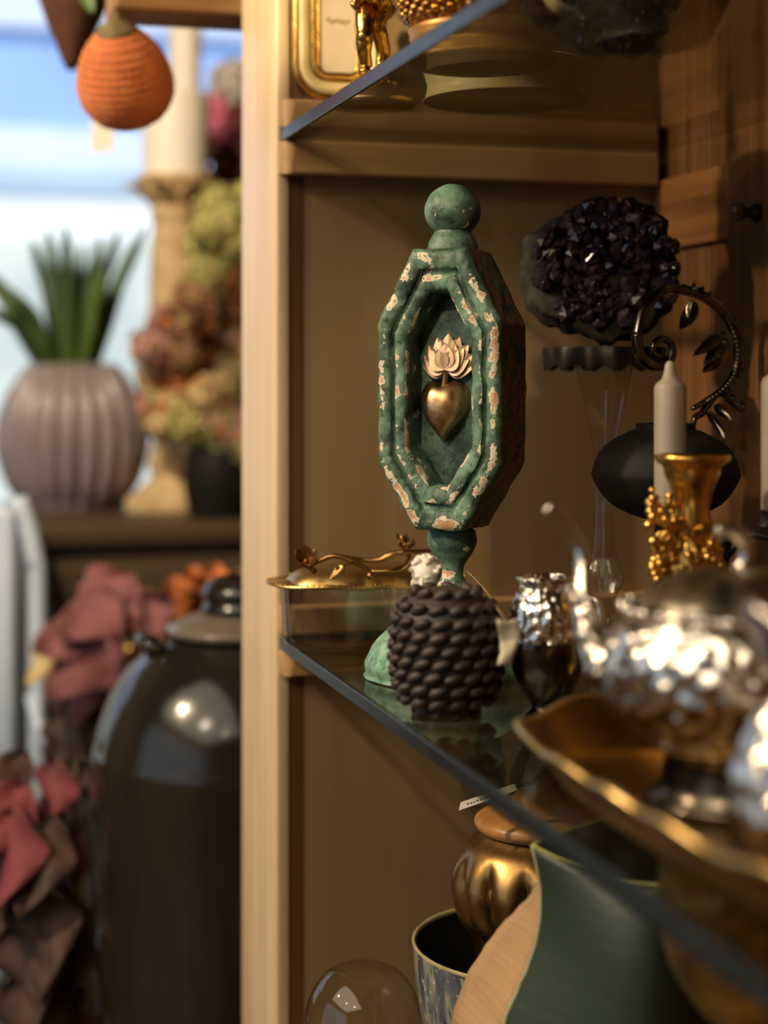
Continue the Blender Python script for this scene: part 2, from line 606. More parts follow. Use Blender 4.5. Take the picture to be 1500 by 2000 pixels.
def bowl_glaze():
    t = NT('drip_glaze')
    v = t.coords((1, 1, 0.18))
    f = t.noise(v, 75, 4, 0.6)
    g = t.noise(t.coords(), 160, 3)
    c = t.ramp(f, [(0.38, S(58, 62, 68)), (0.52, S(98, 104, 110)), (0.60, S(150, 148, 122)), (0.66, S(76, 80, 84))])
    c = t.mix(t.ramp(g, [(0.6, (0, 0, 0, 1)), (0.7, (1, 1, 1, 1))]), c, S(188, 186, 166))
    return t.bsdf(Base_Color=c, Roughness=0.3)


M_DRIP = bowl_glaze()

# ------------------------------------------------------------------ the room
RX0, RX1, RY0, RY1, RZ = -3.2, 1.35, -2.6, 5.2, 2.85
struct('floor', *box(RX0, RX1, RY0, RY1, -0.1, 0), M_FLOOR)
struct('ceiling', *box(RX0, RX1, RY0, RY1, RZ, RZ + 0.1), M_WALL)
struct('wall_right', *box(RX1, RX1 + 0.1, RY0, RY1, 0, RZ), M_WALL)
struct('wall_front', *box(RX0, RX1, RY0 - 0.1, RY0, 0, RZ), M_WALL)
LY0, LY1, LZ0, LZ1 = -1.9, 2.3, 0.7, 2.5
struct('wall_left', *join(box(RX0 - 0.1, RX0, RY0, LY0, 0, RZ), box(RX0 - 0.1, RX0, LY1, RY1, 0, RZ),
                          box(RX0 - 0.1, RX0, LY0, LY1, 0, LZ0), box(RX0 - 0.1, RX0, LY0, LY1, LZ1, RZ)), M_WALL)
win2 = thing('window_2', 'shop front window on the aisle side', 'window', (RX0 - 0.05, 0, 0))
del win2['category']
win2['kind'] = 'structure'
mesh('window_frame', *join(box(-0.04, 0.04, LY0, LY1, LZ0, LZ0 + 0.05), box(-0.04, 0.04, LY0, LY1, LZ1 - 0.05, LZ1),
                           box(-0.04, 0.04, LY0, LY0 + 0.05, LZ0, LZ1), box(-0.04, 0.04, LY1 - 0.05, LY1, LZ0, LZ1)), M_FRAME, win2, smooth=False)
mesh('mullion', *box(-0.035, 0.035, 0.18, 0.23, LZ0 + 0.05, LZ1 - 0.05), M_FRAME, win2, smooth=False)
for ya, yb in ((LY0 + 0.05, 0.18), (0.23, LY1 - 0.05)):
    mesh('pane', *box(-0.003, 0.003, ya, yb, LZ0 + 0.05, LZ1 - 0.05), M_PANE, win2, smooth=False)
WX0, WX1, WZ0, WZ1 = -2.9, 1.25, 0.62, 2.6
struct('wall_back', *join(box(RX0, WX0, RY1, RY1 + 0.15, 0, RZ), box(WX1, RX1, RY1, RY1 + 0.15, 0, RZ),
                          box(WX0, WX1, RY1, RY1 + 0.15, 0, WZ0), box(WX0, WX1, RY1, RY1 + 0.15, WZ1, RZ)), M_WALL)
win = thing('window_1', 'wide shop window letting in cool daylight behind the display', 'window', (0, RY1 + 0.07, 0))
del win['category']
win['kind'] = 'structure'
fr = join(box(WX0, WX1, -0.04, 0.04, WZ0, WZ0 + 0.05), box(WX0, WX1, -0.04, 0.04, WZ1 - 0.05, WZ1),
          box(WX0, WX0 + 0.05, -0.04, 0.04, WZ0, WZ1), box(WX1 - 0.05, WX1, -0.04, 0.04, WZ0, WZ1))
mesh('window_frame', *fr, M_FRAME, win, smooth=False)
mesh('mullion', *box(-1.25, -1.2, -0.035, 0.035, WZ0 + 0.05, WZ1 - 0.05, 0.004), M_FRAME, win, smooth=False)
for xa, xb in ((WX0 + 0.05, -1.25), (-1.2, WX1 - 0.05)):
    mesh('pane', *box(xa, xb, -0.003, 0.003, WZ0 + 0.05, WZ1 - 0.05), M_PANE, win, smooth=False)
mesh('sill', *box(WX0, WX1, -0.2, -0.04, WZ0 - 0.03, WZ0 + 0.01, 0.004), M_FRAME, win, smooth=False)
# across the street
struct('ground_street', *join(box(-14, 14, RY1 + 0.16, 16, -0.35, -0.25), box(-14, RX0 - 0.11, -8, RY1 + 0.16, -0.35, -0.25)), M_PAVING)
fac = struct('wall_far', *box(-14, 14, 13.0, 13.4, -0.25, 9), M_FACADE)
struct('white_band', *box(-14, 14, 12.9, 12.999, 2.28, 2.60, 0.02), M_FACADEW, fac)
struct('grey_band', *box(-14, 14, 12.85, 12.999, 2.60, 2.80, 0.02), M_FACADEG, fac)
struct('pale_band', *box(-14, 14, 12.9, 12.999, 2.80, 3.10, 0.02), M_FACADEP, fac)
struct('upper_storey', *box(-14, 14, 12.9, 12.999, 3.85, 9, 0.02), M_FACADEP, fac)
struct('shop_front', *box(-14, 14, 12.85, 12.999, -0.25, 2.279, 0.02), M_FACADES, fac)
# ------------------------------------------------------------------ the cabinet
FX = 0.33          # front plane
PY = 1.528         # inner face of the side panel
BX = 0.713         # back panel
CT, CB = 1.715, 0.63
cab = thing('display_cabinet', 'open light oak display cabinet with dark inner strip and glass shelves', 'cabinet', (0.5, 0.7, 0))
CL = Vector((-0.5, -0.7, 0))


def cabpart(name, g, mat, smooth=False, sharp=None):
    return mesh(name, *xf(g, CL), mat, cab, smooth, sharp)


cabpart('front_stile', box(FX - 0.004, FX + 0.010, PY - 0.001, PY + 0.165, 0.1, 1.78, 0.003, 3), W_STILE, True, 40)
cabpart('inner_strip', box(FX + 0.0105, FX + 0.0225, PY - 0.0005, PY + 0.16, 0.1, 1.78), W_DARK)
cabpart('side_panel', box(FX + 0.023, BX + 0.02, PY, PY + 0.16, 0.1, 1.78), W_PANEL)
cabpart('top_board', box(FX, BX + 0.02, -0.5, PY - 0.002, CT, CT + 0.03, 0.003), W_BACK)  # unseen top, set low to shade the upper back boards
cabpart('bottom_board', box(FX, BX + 0.02, -0.5, PY - 0.002, CB - 0.03, CB, 0.003), W_PANEL)
cabpart('plinth_front', box(FX + 0.02, FX + 0.04, -0.5, PY - 0.002, 0.0, CB - 0.031, 0.003), W_PANEL)
cabpart('far_side_panel', box(FX, BX + 0.02, -0.54, -0.505, 0.0, 1.745, 0.003), W_PANEL)
# back: two rails, stiles and planks
y1 = PY - 0.003
k = 0
while y1 > -0.45:
    stile = k % 4 == 3
    w = 0.088 if stile else 0.0525
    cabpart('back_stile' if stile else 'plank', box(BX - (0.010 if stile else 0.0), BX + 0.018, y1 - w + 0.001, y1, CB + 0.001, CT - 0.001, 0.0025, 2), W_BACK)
    y1 -= w
    k += 1
cabpart('back_rail', box(BX - 0.008, BX - 0.0005, PY - 0.003 - 0.1565, PY - 0.003, 1.372, 1.44, 0.002), W_BACKH)
# shelf battens
UB, UT = 1.4655, 1.4765
LB, LT = 0.9973, 1.0083


def batten(z0, z1):
    x0, x1, y0, y1, r = FX - 0.0015, BX - 0.012, PY - 0.020, PY - 0.0012, 0.013
    out = [(x1, y1), (x0, y1)] + [(x0 + r - r * cos(t * pi / 16), y0 + r - r * sin(t * pi / 16)) for t in range(9)] + [(x1, y0)]
    lay = [(z0, 0.0015), (z0 + 0.0015, 0), (z1 - 0.0015, 0), (z1, 0.0015)]
    n = len(out)
    V = [Vector((min(max(x, x0 + e), x1), max(y, y0 + e), z)) for z, e in lay for x, y in out]
    F = [tuple(range(n)), tuple(range(3 * n, 4 * n))] + [(k * n + i, k * n + (i + 1) % n, (k + 1) * n + (i + 1) % n, (k + 1) * n + i) for k in range(3) for i in range(n)]
    cabpart('shelf_batten', (V, F), W_BATTEN, True, 40)


batten(1.4345, UB - 0.0004)
batten(UT + 0.0012, 1.5025)
batten(0.9745, LB - 0.0004)
batten(LT + 0.004, 1.0380)


def glass_shelf(label, z0, z1):
    sh = thing('glass_shelf', label, 'glass shelf', (0.52, 0.6, z0))
    mesh('pane', *xf(box(FX + 0.003, BX - 0.012, -0.49, PY - 0.003, z0, z1), (-0.52, -0.6, -z0)), M_SHELF, sh, False)
    mesh('polished_edge', *xf(box(FX - 0.0005, FX + 0.0029, -0.49, PY - 0.003, z0, z1, 0.0008), (-0.52, -0.6, -z0)), M_EDGE, sh, False, label='dark polished front edge')
    return sh


glass_shelf('upper glass shelf with a blue grey edge under the gilded frame', UB, UT)
glass_shelf('lower glass shelf with a dark edge under the green heart shrine', LB, LT)

# knob on the back panel
kp = at(1492, 416, 1.455)
kn = thing('crystal_knob', 'small faceted glass knob fixed to the cabinet back board', 'knob', (BX - 0.0105, kp.y, kp.z))
kg = xf(lathe([(0, 0), (0.008, 0), (0.008, 0.003), (0.004, 0.005), (0.004, 0.012)], 16), (0, 0, 0), (0, -pi / 2, 0))
mesh('stem', *kg, M_IRON, kn)
mesh('faceted_ball', *ball((-0.019, 0, 0), 0.0085, 9, 6), plain('knob_crystal', S(86, 74, 60), S(120, 104, 84), 0.08, 0.3, 40), kn, False)

# ------------------------------------------------------------------ green heart shrine (lantern form)
AX = at(884, 733, 1.36)
YAW = atan2(-0.79, -0.612) + pi / 2          # front (-y) of the shrine turned out of the cabinet
shr = thing('heart_shrine', 'weathered green wooden shrine with peeling paint, ball finial and gilt heart inside', 'shrine', (AX.x, AX.y, LT), YAW)
ZS = 1.36 / FPX


def zpx(y, d=1.36):
    return CAMZ - (y - HORIZON) / FPX * d - LT


def with_wear(o, fn):
    a = o.data.attributes.new('wear', 'FLOAT', 'POINT')
    for i, v in enumerate(o.data.vertices):
        a.data[i].value = fn(v.co)
    return o


def rough_it(g, amp, s):
    return [v + Vector((nz(v + Vector((3, 0, 0)), s), nz(v + Vector((0, 7, 0)), s), nz(v + Vector((0, 0, 11)), s))) * amp for v in g[0]], g[1]


bz = zpx(412)
g = ball((0, 0, bz), (0.0226, 0.0226, 0.0216), 40, 28)
with_wear(mesh('ball_finial', *rough_it(g, 0.0006, 90), M_PEEL, shr), lambda p: 0.12)
g = lathe([(0, zpx(446)), (0.0135, zpx(448)), (0.0150, zpx(455)), (0.0185, zpx(468)), (0.0205, zpx(484)), (0.0205, zpx(490)), (0.016, zpx(493)), (0, zpx(494))], 40, None, 3)
with_wear(mesh('collar', *rough_it(g, 0.0005, 90), M_PEEL, shr), lambda p: -0.05)

ZT, ZU, ZL, ZB = zpx(486, 1.335), zpx(632, 1.335), zpx(905, 1.335), zpx(1035, 1.335)
HW, HT, HB = 0.0515, 0.0225, 0.0205
OUT = [(-HT, ZT), (HT, ZT), (HW, ZU), (HW, ZL), (HB, ZB), (-HB, ZB), (-HW, ZL), (-HW, ZU)]


def inset(poly, d):
    n = len(poly)
    cx = sum(p[0] for p in poly) / n
    cz = sum(p[1] for p in poly) / n
    lines = []
    for i in range(n):
        a, b = Vector((*poly[i], 0)), Vector((*poly[(i + 1) % n], 0))
        t = (b - a).normalized()
        nn = Vector((t.y, -t.x, 0))
        if nn.dot(Vector((cx, cz, 0)) - a) < 0:
            nn = -nn
        lines.append((a + nn * d, t))
    out = []
    for i in range(n):
        (p, t), (q, u) = lines[i - 1], lines[i]
        den = t.x * u.y - t.y * u.x
        k = ((q.x - p.x) * u.y - (q.y - p.y) * u.x) / den
        r = p + t * k
        out.append((r.x, r.y))
    return out


DEP = 0.036
PROF = [(0.012, DEP), (0.0035, DEP), (0.0008, DEP - 0.003), (0.0, DEP - 0.008), (0.0, -0.02), (0.0, -DEP + 0.006), (0.0012, -DEP + 0.0022), (0.0035, -DEP + 0.0004), (0.006, -DEP),
        (0.0095, -DEP + 0.0004), (0.0114, -DEP + 0.0014), (0.0120, -DEP + 0.0052), (0.0142, -DEP + 0.0064), (0.0152, -DEP + 0.0056), (0.0156, -DEP + 0.0018), (0.0175, -DEP + 0.0012),
        (0.0205, -DEP + 0.0016), (0.0235, -DEP + 0.0030), (0.0245, -DEP + 0.0055), (0.0250, -DEP + 0.012), (0.0255, -DEP + 0.033)]
PROF2 = []
for (o0, y0), (o1, y1) in zip(PROF, PROF[1:]):
    k = max(1, int(sqrt((o1 - o0) ** 2 + (y1 - y0) ** 2) / 0.0016))
    PROF2 += [(o0 + (o1 - o0) * j / k, y0 + (y1 - y0) * j / k) for j in range(k)]
PROF2.append(PROF[-1])
ZM = (ZT + ZB) / 2


def squeeze(poly, off):
    k = 1 - 0.115 * min(1.0, max(0.0, (off - 0.004) / 0.021))
    return [(x, ZM + (z - ZM) * k) for x, z in poly]


V, F, WR = [], [], []
SEG = 34
for off, y in PROF2:
    poly = squeeze(inset(OUT, off), off)
    edge = max(exp(-((off - 0.005) / 0.0035) ** 2) * (y < -DEP + 0.004), exp(-((off - 0.0165) / 0.0016) ** 2), exp(-((off - 0.0238) / 0.0012) ** 2) * (y < -DEP + 0.008))
    for i in range(8):
        a, b = poly[i], poly[(i + 1) % 8]
        for j in range(SEG):
            t = j / SEG
            V.append(Vector((a[0] + (b[0] - a[0]) * t, y, a[1] + (b[1] - a[1]) * t)))
            side = 1.0 if (y > -DEP + 0.009 and off < 0.004) else 0.0
            WR.append(edge * 0.9 - 0.1 + side * 0.8)
NR = 8 * SEG
for i in range(len(PROF2) - 1):
    for j in range(NR):
        j2 = (j + 1) % NR
        F.append((i * NR + j, i * NR + j2, (i + 1) * NR + j2, (i + 1) * NR + j))
V = [v + Vector((nz(v, 70), nz(v + Vector((5, 5, 5)), 70), nz(v + Vector((9, 1, 4)), 70))) * 0.0013 + Vector((nz(v + Vector((2, 2, 2)), 330) * 0.5, nz(v, 260), nz(v, 310) * 0.5)) * 0.0009 for v in V]
fo = mesh('octagonal_case', V, F, M_PEEL, shr, True, 60)
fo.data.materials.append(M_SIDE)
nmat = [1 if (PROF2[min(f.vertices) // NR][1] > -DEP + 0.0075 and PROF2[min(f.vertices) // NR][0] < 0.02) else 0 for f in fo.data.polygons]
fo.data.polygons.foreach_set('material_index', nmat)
a = fo.data.attributes.new('wear', 'FLOAT', 'POINT')
for i, w in enumerate(WR):
    a.data[i].value = w


def plate(poly, y, th, nx=14):
    """Closed flat slab with the outline poly in x, z."""
    n = len(poly)
    V = [Vector((p[0], y, p[1])) for p in poly] + [Vector((p[0], y + th, p[1])) for p in poly]
    F = [tuple(range(n)), tuple(range(2 * n - 1, n - 1, -1))] + [(i, (i + 1) % n, n + (i + 1) % n, n + i) for i in range(n)]
    return V, F


with_wear(mesh('niche_back', *plate(squeeze(inset(OUT, 0.0250), 0.025), -DEP + 0.0332, 0.003), M_PEEL, shr, False), lambda p: -0.25)
with_wear(mesh('back_board', *plate(inset(OUT, 0.0100), DEP - 0.006, 0.005), M_PEELW, shr, False), lambda p: 0.0)

# gilt heart and flame on the niche back
YB = -DEP + 0.0332
HX = -0.0035
hz = zpx(799, 1.34)
V, F = [], []
NU, NV = 48, 14
for j in range(NV + 1):
    s = j / NV
    for k in range(NU):
        t = 2 * pi * k / NU
        x = 16 * sin(t) ** 3 / 17.0
        z = (13 * cos(t) - 4.2 * cos(2 * t) - 2 * cos(3 * t) - 0.7 * cos(4 * t)) / 17.0
        rr = sin(s * pi / 2)
        w = s ** 1.5
        ex, ez = 0.80 * sin(t), 0.80 * cos(t)
        xx, zz = (ex + (x - ex) * w) * rr, (ez + (z - ez) * w) * rr
        V.append(Vector((HX + xx * 0.0215, (YB - 0.004 - 0.0195 * cos(s * pi / 2) ** 0.75) if s < 1 else YB - 0.0002, hz + zz * 0.0310 + 0.002)))
F = [(j * NU + k, j * NU + (k + 1) % NU, (j + 1) * NU + (k + 1) % NU, (j + 1) * NU + k) for j in range(NV) for k in range(NU)]
F.append(tuple(range(NU)))
mesh('gilt_heart', V, F, M_HEART, shr, True, 60, label='puffed aged gold heart')
fl = mesh('heart_stem', *tube([(HX, YB - 0.008, hz + 0.012), (HX + 0.001, YB - 0.008, hz + 0.024), (HX + 0.002, YB - 0.007, hz + 0.034)], [0.004, 0.003, 0.0045], 10, 3), M_BRONZE, shr)
fz = zpx(722, 1.34)
blades = []
for row, (nb, span, L, yb) in enumerate(((9, 1.42, 0.0275, -0.009), (6, 1.15, 0.0235, -0.0125), (3, 0.6, 0.0195, -0.0155))):
    for k in range(nb):
        an = 0 if nb == 1 else span * (k / (nb - 1) * 2 - 1)
        lf = leaf(L * (1.08 - 0.17 * abs(an)), 0.0092, 0.10, 0.22, 10, th=0.0016, side=3)
        # leaf frame: x up the blade, y sideways, z out of the niche
        M = Matrix.Translation((HX + 0.003, YB + yb + 0.001, fz)) @ Matrix.Rotation(an, 4, 'Y') @ Matrix(((0, 1, 0, 0), (0, 0, -1, 0), (1, 0, 0, 0), (0, 0, 0, 1)))
        o = mesh('flame_leaf', *xm(lf, M), M_FLAME, shr, True, 50)

g = lathe([(0, zpx(1030)), (0.0165, zpx(1032)), (0.0196, zpx(1045)), (0.0196, zpx(1062)), (0.016, zpx(1080)), (0.0105, zpx(1098)), (0.0082, zpx(1116)), (0.0098, zpx(1132)), (0.0150, zpx(1150)), (0.022, zpx(1170)), (0.026, zpx(1185))], 40, None, 4)
with_wear(mesh('turned_stem', *rough_it(g, 0.0011, 70), M_PEEL, shr), lambda p: 0.8 if p.z < zpx(1112) else -0.05)
g = lathe([(0.024, zpx(1183)), (0.034, zpx(1200)), (0.048, zpx(1222)), (0.062, zpx(1252)), (0.069, zpx(1282)), (0.0715, 0.010), (0.070, 0.003), (0.066, 0.0002), (0, 0.0002)], 64, None, 3)
with_wear(mesh('domed_foot', *rough_it(g, 0.0008, 60), M_PEELT, shr), lambda p: -0.05)

# torn paper tag on a string from the shrine's stem
tp = at(990, 1214, 1.138)
tg = thing('paper_tag', 'torn beige paper tag hanging on a string from the green shrine', 'tag', tp)
V, F = [], []
rows = 14
for i in range(rows + 1):
    t = i / rows
    for j in range(5):
        s = j / 4 - 0.5
        w = 0.0125 + 0.003 * sin(5 * t + 1) + 0.002 * nz((t * 9, j, 1), 1.0)
        V.append(Vector((s * w * CS + 0.002 * sin(4 * t), s * w * -SN + 0.0016 * sin(6 * t + 3 * s), -0.029 * t + 0.002 * abs(s) * (i == 0) * 2)))
F = [(i * 5 + j, i * 5 + j + 1, (i + 1) * 5 + j + 1, (i + 1) * 5 + j) for i in range(rows) for j in range(4)]
o = mesh('crumpled_paper', V, F, M_PAPER, tg)
md = o.modifiers.new('thick', 'SOLIDIFY')
md.thickness = 0.0005
sa = Vector((AX.x + 0.0095, AX.y - 0.004, LT + zpx(1112))) - tp
mesh('string', *tube([(0, 0, -0.001), sa * 0.5 + Vector((0.001, 0, 0.002)), sa], 0.0004, 5, 6), M_STRING, tg)

# ------------------------------------------------------------------ glass dish with gold lid
dc = Vector((0.392, 1.448, LT))
dish = thing('lidded_dish', 'oval glass dish with a lobed gold lid and branch handle beside the light post', 'dish', dc)
A, B = 0.0765, 0.047


def sup(a, A, B, n=2.6):
    c, s = cos(a), sin(a)
    r = (abs(c / A) ** n + abs(s / B) ** n) ** (-1 / n)
    return r


def oval(prof, seg=72, lob=None):
    V, F = [], []
    rings = []
    for f, z in prof:
        ring = []
        for k in range(seg):
            a = 2 * pi * k / seg
            r = sup(a, A, B) * f
            if lob:
                r, zz = lob(a, r, z, f)
            else:
                zz = z
            ring.append(len(V))
            V.append(Vector((r * cos(a), r * sin(a), zz)))
        rings.append(ring)
    for P, Q in zip(rings, rings[1:]):
        for k in range(seg):
            k2 = (k + 1) % seg
            F.append((P[k], Q[k], Q[k2], P[k2]))
    F.append(tuple(rings[0]))
    F.append(tuple(rings[-1]))
    return V, F


mesh('glass_body', *oval([(0.70, 0.0006), (0.82, 0.0008), (0.90, 0.0035), (0.96, 0.008), (0.985, 0.014), (1.0, 0.05), (1.005, 0.0575), (0.965, 0.0575), (0.955, 0.05), (0.93, 0.014), (0.89, 0.0085), (0.8, 0.006)]), M_CLEAR, dish, True, 60)
scal = lambda a, r, z, f: (r * (1 + 0.022 * cos(8 * a)), z + 0.0008 * cos(8 * a))
mesh('lid_rim', *oval([(0.90, 0.0585), (1.10, 0.0580), (1.155, 0.0588), (1.165, 0.0602), (1.15, 0.0616), (1.10, 0.0606), (0.90, 0.0612)], 120, scal), M_BRASS, dish, True, 70)
lobe = lambda a, r, z, f: (r * (1 + 0.035 * abs(sin(5 * a)) * min(1, (0.080 - z) * 60)), z)
mesh('lid_dome', *oval([(0.92, 0.0600), (0.91, 0.0615), (0.87, 0.0655), (0.79, 0.0695), (0.64, 0.0730), (0.46, 0.0750), (0.24, 0.0760), (0.05, 0.0762)], 120, lobe), M_BRASS, dish, True, 70)
bd = []
for k in range(96):
    a = 2 * pi * k / 96
    r, z = scal(a, sup(a, A, B) * 1.145, 0.0618, 1)
    bd.append(ball((r * cos(a), r * sin(a), z), 0.0011, 6, 4))
o = mesh('beaded_edge', *join(*bd), M_BRASS, dish, kind='stuff')


def dp(px, py, d=1.44):
    return at(px, py, d) - dc


br = mesh('branch_handle', *join(
    tube([dp(598, 1107), dp(622, 1096), dp(650, 1086), dp(676, 1092), dp(700, 1101), dp(728, 1119)], [0.0022, 0.0022, 0.0024, 0.0026, 0.0024, 0.0012], 9, 5),
    tube([dp(672, 1088, 1.45), dp(700, 1093, 1.46), dp(738, 1094, 1.46), dp(760, 1086, 1.46), dp(776, 1080, 1.46), dp(800, 1078, 1.46), dp(846, 1074, 1.47)], [0.0022, 0.0022, 0.0022, 0.0034, 0.0026, 0.002, 0.0014], 9, 5),
    tube([dp(726, 1116, 1.43), dp(768, 1114, 1.43), dp(792, 1104, 1.44), dp(798, 1086, 1.45)], [0.0014, 0.002, 0.0022, 0.0022], 9, 5),
    tube([dp(604, 1106), dp(614, 1116, 1.445)], [0.0022, 0.003], 8), tube([dp(724, 1117), dp(722, 1128, 1.435)], [0.002, 0.0026], 8),
    tube([dp(690, 1098), dp(668, 1106, 1.425), dp(654, 1112, 1.42)], [0.0016, 0.0013, 0.001], 8, 3)), M_BRONZE, dish)
M = Matrix.Translation(dp(672, 1104, 1.422)) @ Matrix.Rotation(-TH, 4, 'Z') @ Matrix.Rotation(radians(130), 4, 'Y') @ Matrix.Rotation(radians(-70), 4, 'X')
mesh('handle_leaf', *xm(leaf(0.017, 0.0052, 0.2, 0.3, th=0.0009), M), M_BRONZE, br, True)


def metal_flower(c, n, size, tilt, name='flower', mat=M_BRONZE, parent=None, seed=0):
    rg = random.Random(seed)
    parts = [ball(c, size * 0.22, 8, 6)]
    for k in range(n):
        a = 2 * pi * k / n + 0.2 * rg.random()
        lf = leaf(size, size * 0.62, -0.6, 0.12, 7, wave=0.10, th=size * 0.09, side=2)
        parts.append(xm(lf, Matrix.Translation(c) @ Euler(tilt).to_matrix().to_4x4() @ Matrix.Rotation(a, 4, 'Z') @ Matrix.Rotation(-0.35, 4, 'Y')))
    return mesh(name, *join(*parts), mat, parent, True, 50)


metal_flower(dp(598, 1096), 6, 0.0125, (radians(52), radians(-18), 0), 'flower', M_BRONZE, br, 1)
metal_flower(dp(790, 1070, 1.455), 5, 0.0115, (radians(8), radians(12), 0), 'flower', M_BRONZE, br, 2)

# ------------------------------------------------------------------ white cherub bust
cp = Vector((0.4260, 1.3815, LT))
ch = thing('cherub_bust', 'small white porcelain cherub bust with curls leaning against the green stem', 'figurine', cp)
hz0 = 0.0675
f = Vector((-0.55, -0.83, 0)).normalized()           # the way it looks
rt = Vector((f.y, -f.x, 0)) * -1                       # its left-right axis
H = lambda fw, sd, up: (f * fw + rt * sd + Vector((0, 0, hz0 + up)))
parts = [ball(H(0, 0, 0.004), (0.0120, 0.0120, 0.0130), 24, 16), ball(H(0.003, 0, -0.006), (0.0095, 0.0095, 0.0105), 20, 14),
         ball(H(0.0085, 0.0045, -0.0065), 0.0042, 12, 8), ball(H(0.0085, -0.0045, -0.0065), 0.0042, 12, 8),
         ball(H(0.0120, 0, -0.0045), (0.0020, 0.0020, 0.0024), 10, 8), tube([H(0.0108, 0, 0.0015), H(0.0125, 0, -0.0045)], [0.0011, 0.0017], 8),
         ball(H(0.0102, 0, -0.0138), 0.0034, 10, 8), ball(H(0.0118, 0, -0.0092), (0.0024, 0.0024, 0.0010), 10, 6), ball(H(0.0114, 0, -0.0110), (0.0022, 0.0022, 0.0010), 10, 6),
         ball(H(0.0090, 0.0042, 0.0028), (0.0036, 0.0036, 0.0016), 10, 6), ball(H(0.0090, -0.0042, 0.0028), (0.0036, 0.0036, 0.0016), 10, 6),
         ball(H(-0.001, 0.0118, -0.004), (0.0020, 0.0020, 0.0034), 10, 6), ball(H(-0.001, -0.0118, -0.004), (0.0020, 0.0020, 0.0034), 10, 6),
         tube([H(-0.002, 0, -0.008), H(-0.002, 0, -0.024)], [0.0068, 0.0066], 14), ball(H(-0.001, 0, -0.034), (0.0135, 0.0120, 0.0150), 20, 12),
         tube([H(0.0, 0, -0.04), H(-0.001, 0, -0.055), H(0, 0, -hz0 + 0.004), H(0, 0, -hz0 + 0.0003)], [0.010, 0.0085, 0.0125, 0.0130], 20)]
# arms folded up under the chin, with fingers
for sd in (1, -1):
    parts.append(tube([H(-0.001, 0.0115 * sd, -0.026), H(0.006, 0.0125 * sd, -0.040), H(0.013, 0.005 * sd, -0.030), H(0.0125, 0.0035 * sd, -0.021)], [0.0042, 0.0038, 0.0030, 0.0026], 10, 4))
    parts.append(ball(H(0.0120, 0.0042 * sd, -0.0185), (0.0030, 0.0030, 0.0034), 10, 8))
    for k in range(4):
        parts.append(tube([H(0.0135 - 0.0004 * k, (0.0022 + 0.0015 * k) * sd, -0.0175), H(0.0140 - 0.0006 * k, (0.0022 + 0.0016 * k) * sd, -0.0135 + 0.0004 * (k % 2))], [0.0009, 0.0007], 6))
remesh('cherub_body', parts, 0.0006, M_WHITE, ch, 2)
hp = []
rg = random.Random(3)
for k in range(46):
    a = rg.uniform(-pi, pi)
    e = rg.uniform(0.1, 1.45)
    if abs(a) < 0.9 and e < 0.62:
        continue
    q = H(0, 0, 0.0045) + (f * cos(a) + rt * sin(a)) * 0.0125 * cos(e) + Vector((0, 0, 0.0135 * sin(e)))
    t = Vector((rg.uniform(-1, 1), rg.uniform(-1, 1), rg.uniform(-0.5, 0.5))) * 0.0035
    hp.append(tube([q - t, q + (q - H(0, 0, 0.0045)) * 0.12, q + t], [0.0014, 0.0026, 0.0012], 7, 3))
hp.append(ball(H(-0.0015, 0, 0.0065), (0.0125, 0.0125, 0.0122), 20, 14))
remesh('curly_hair', hp, 0.0006, M_WHITE, ch, 1)

# ------------------------------------------------------------------ knobbed dark ball
bc = col_at(872, 1.205, LT)
kb = thing('knobbed_ball_candle', 'dark brown ball covered in slanting rows of knobs in front of the shrine', 'candle', bc)
R0 = 0.0375


def body_fn(p):
    return 1.0


def bulb_profile(z):        # flattened sphere between z = 0 and z = .0915
    u = (z / 0.0915 - 0.5) * 2
    return R0 * (1 - abs(u) ** 2.9) ** (1 / 2.3)


prof = [(0, 0.0004)] + [(max(bulb_profile(0.0915 * t), 0.0) if 0 < t < 1 else 0.006, 0.0915 * t + (0.0004 if t == 0 else 0)) for t in [0.004] + [k / 24 for k in range(1, 24)] + [0.996]] + [(0, 0.0915)]
mesh('wax_body', *lathe(prof, 48), M_CHARCOAL, kb)
knobs = 0
for i in range(10):
    z = 0.0045 + i * 0.0091
    r = bulb_profile(z)
    n = max(5, int(2 * pi * r / 0.0135))
    for k in range(n):
        a = 2 * pi * k / n + (0.42 * i) * (2 * pi / n)
        c = Vector((r * cos(a), r * sin(a), z))
        dr = bulb_profile(min(z + 0.002, 0.091)) - bulb_profile(max(z - 0.002, 0.0005))
        nrm = Vector((cos(a), sin(a), -dr / 0.004 * 0.8)).normalized()
        g = ball((0, 0, 0), (0.0078, 0.0040, 0.0046), 10, 7)
        t1 = Vector((-sin(a), cos(a), 0.38)).normalized()
        t2 = nrm.cross(t1).normalized()
        M = Matrix.Translation(c + nrm * 0.0008) @ Matrix((t1, t2, nrm)).transposed().to_4x4()
        knobs += 1
        mesh('knob', *xm(g, M), M_CHARCOAL, kb)

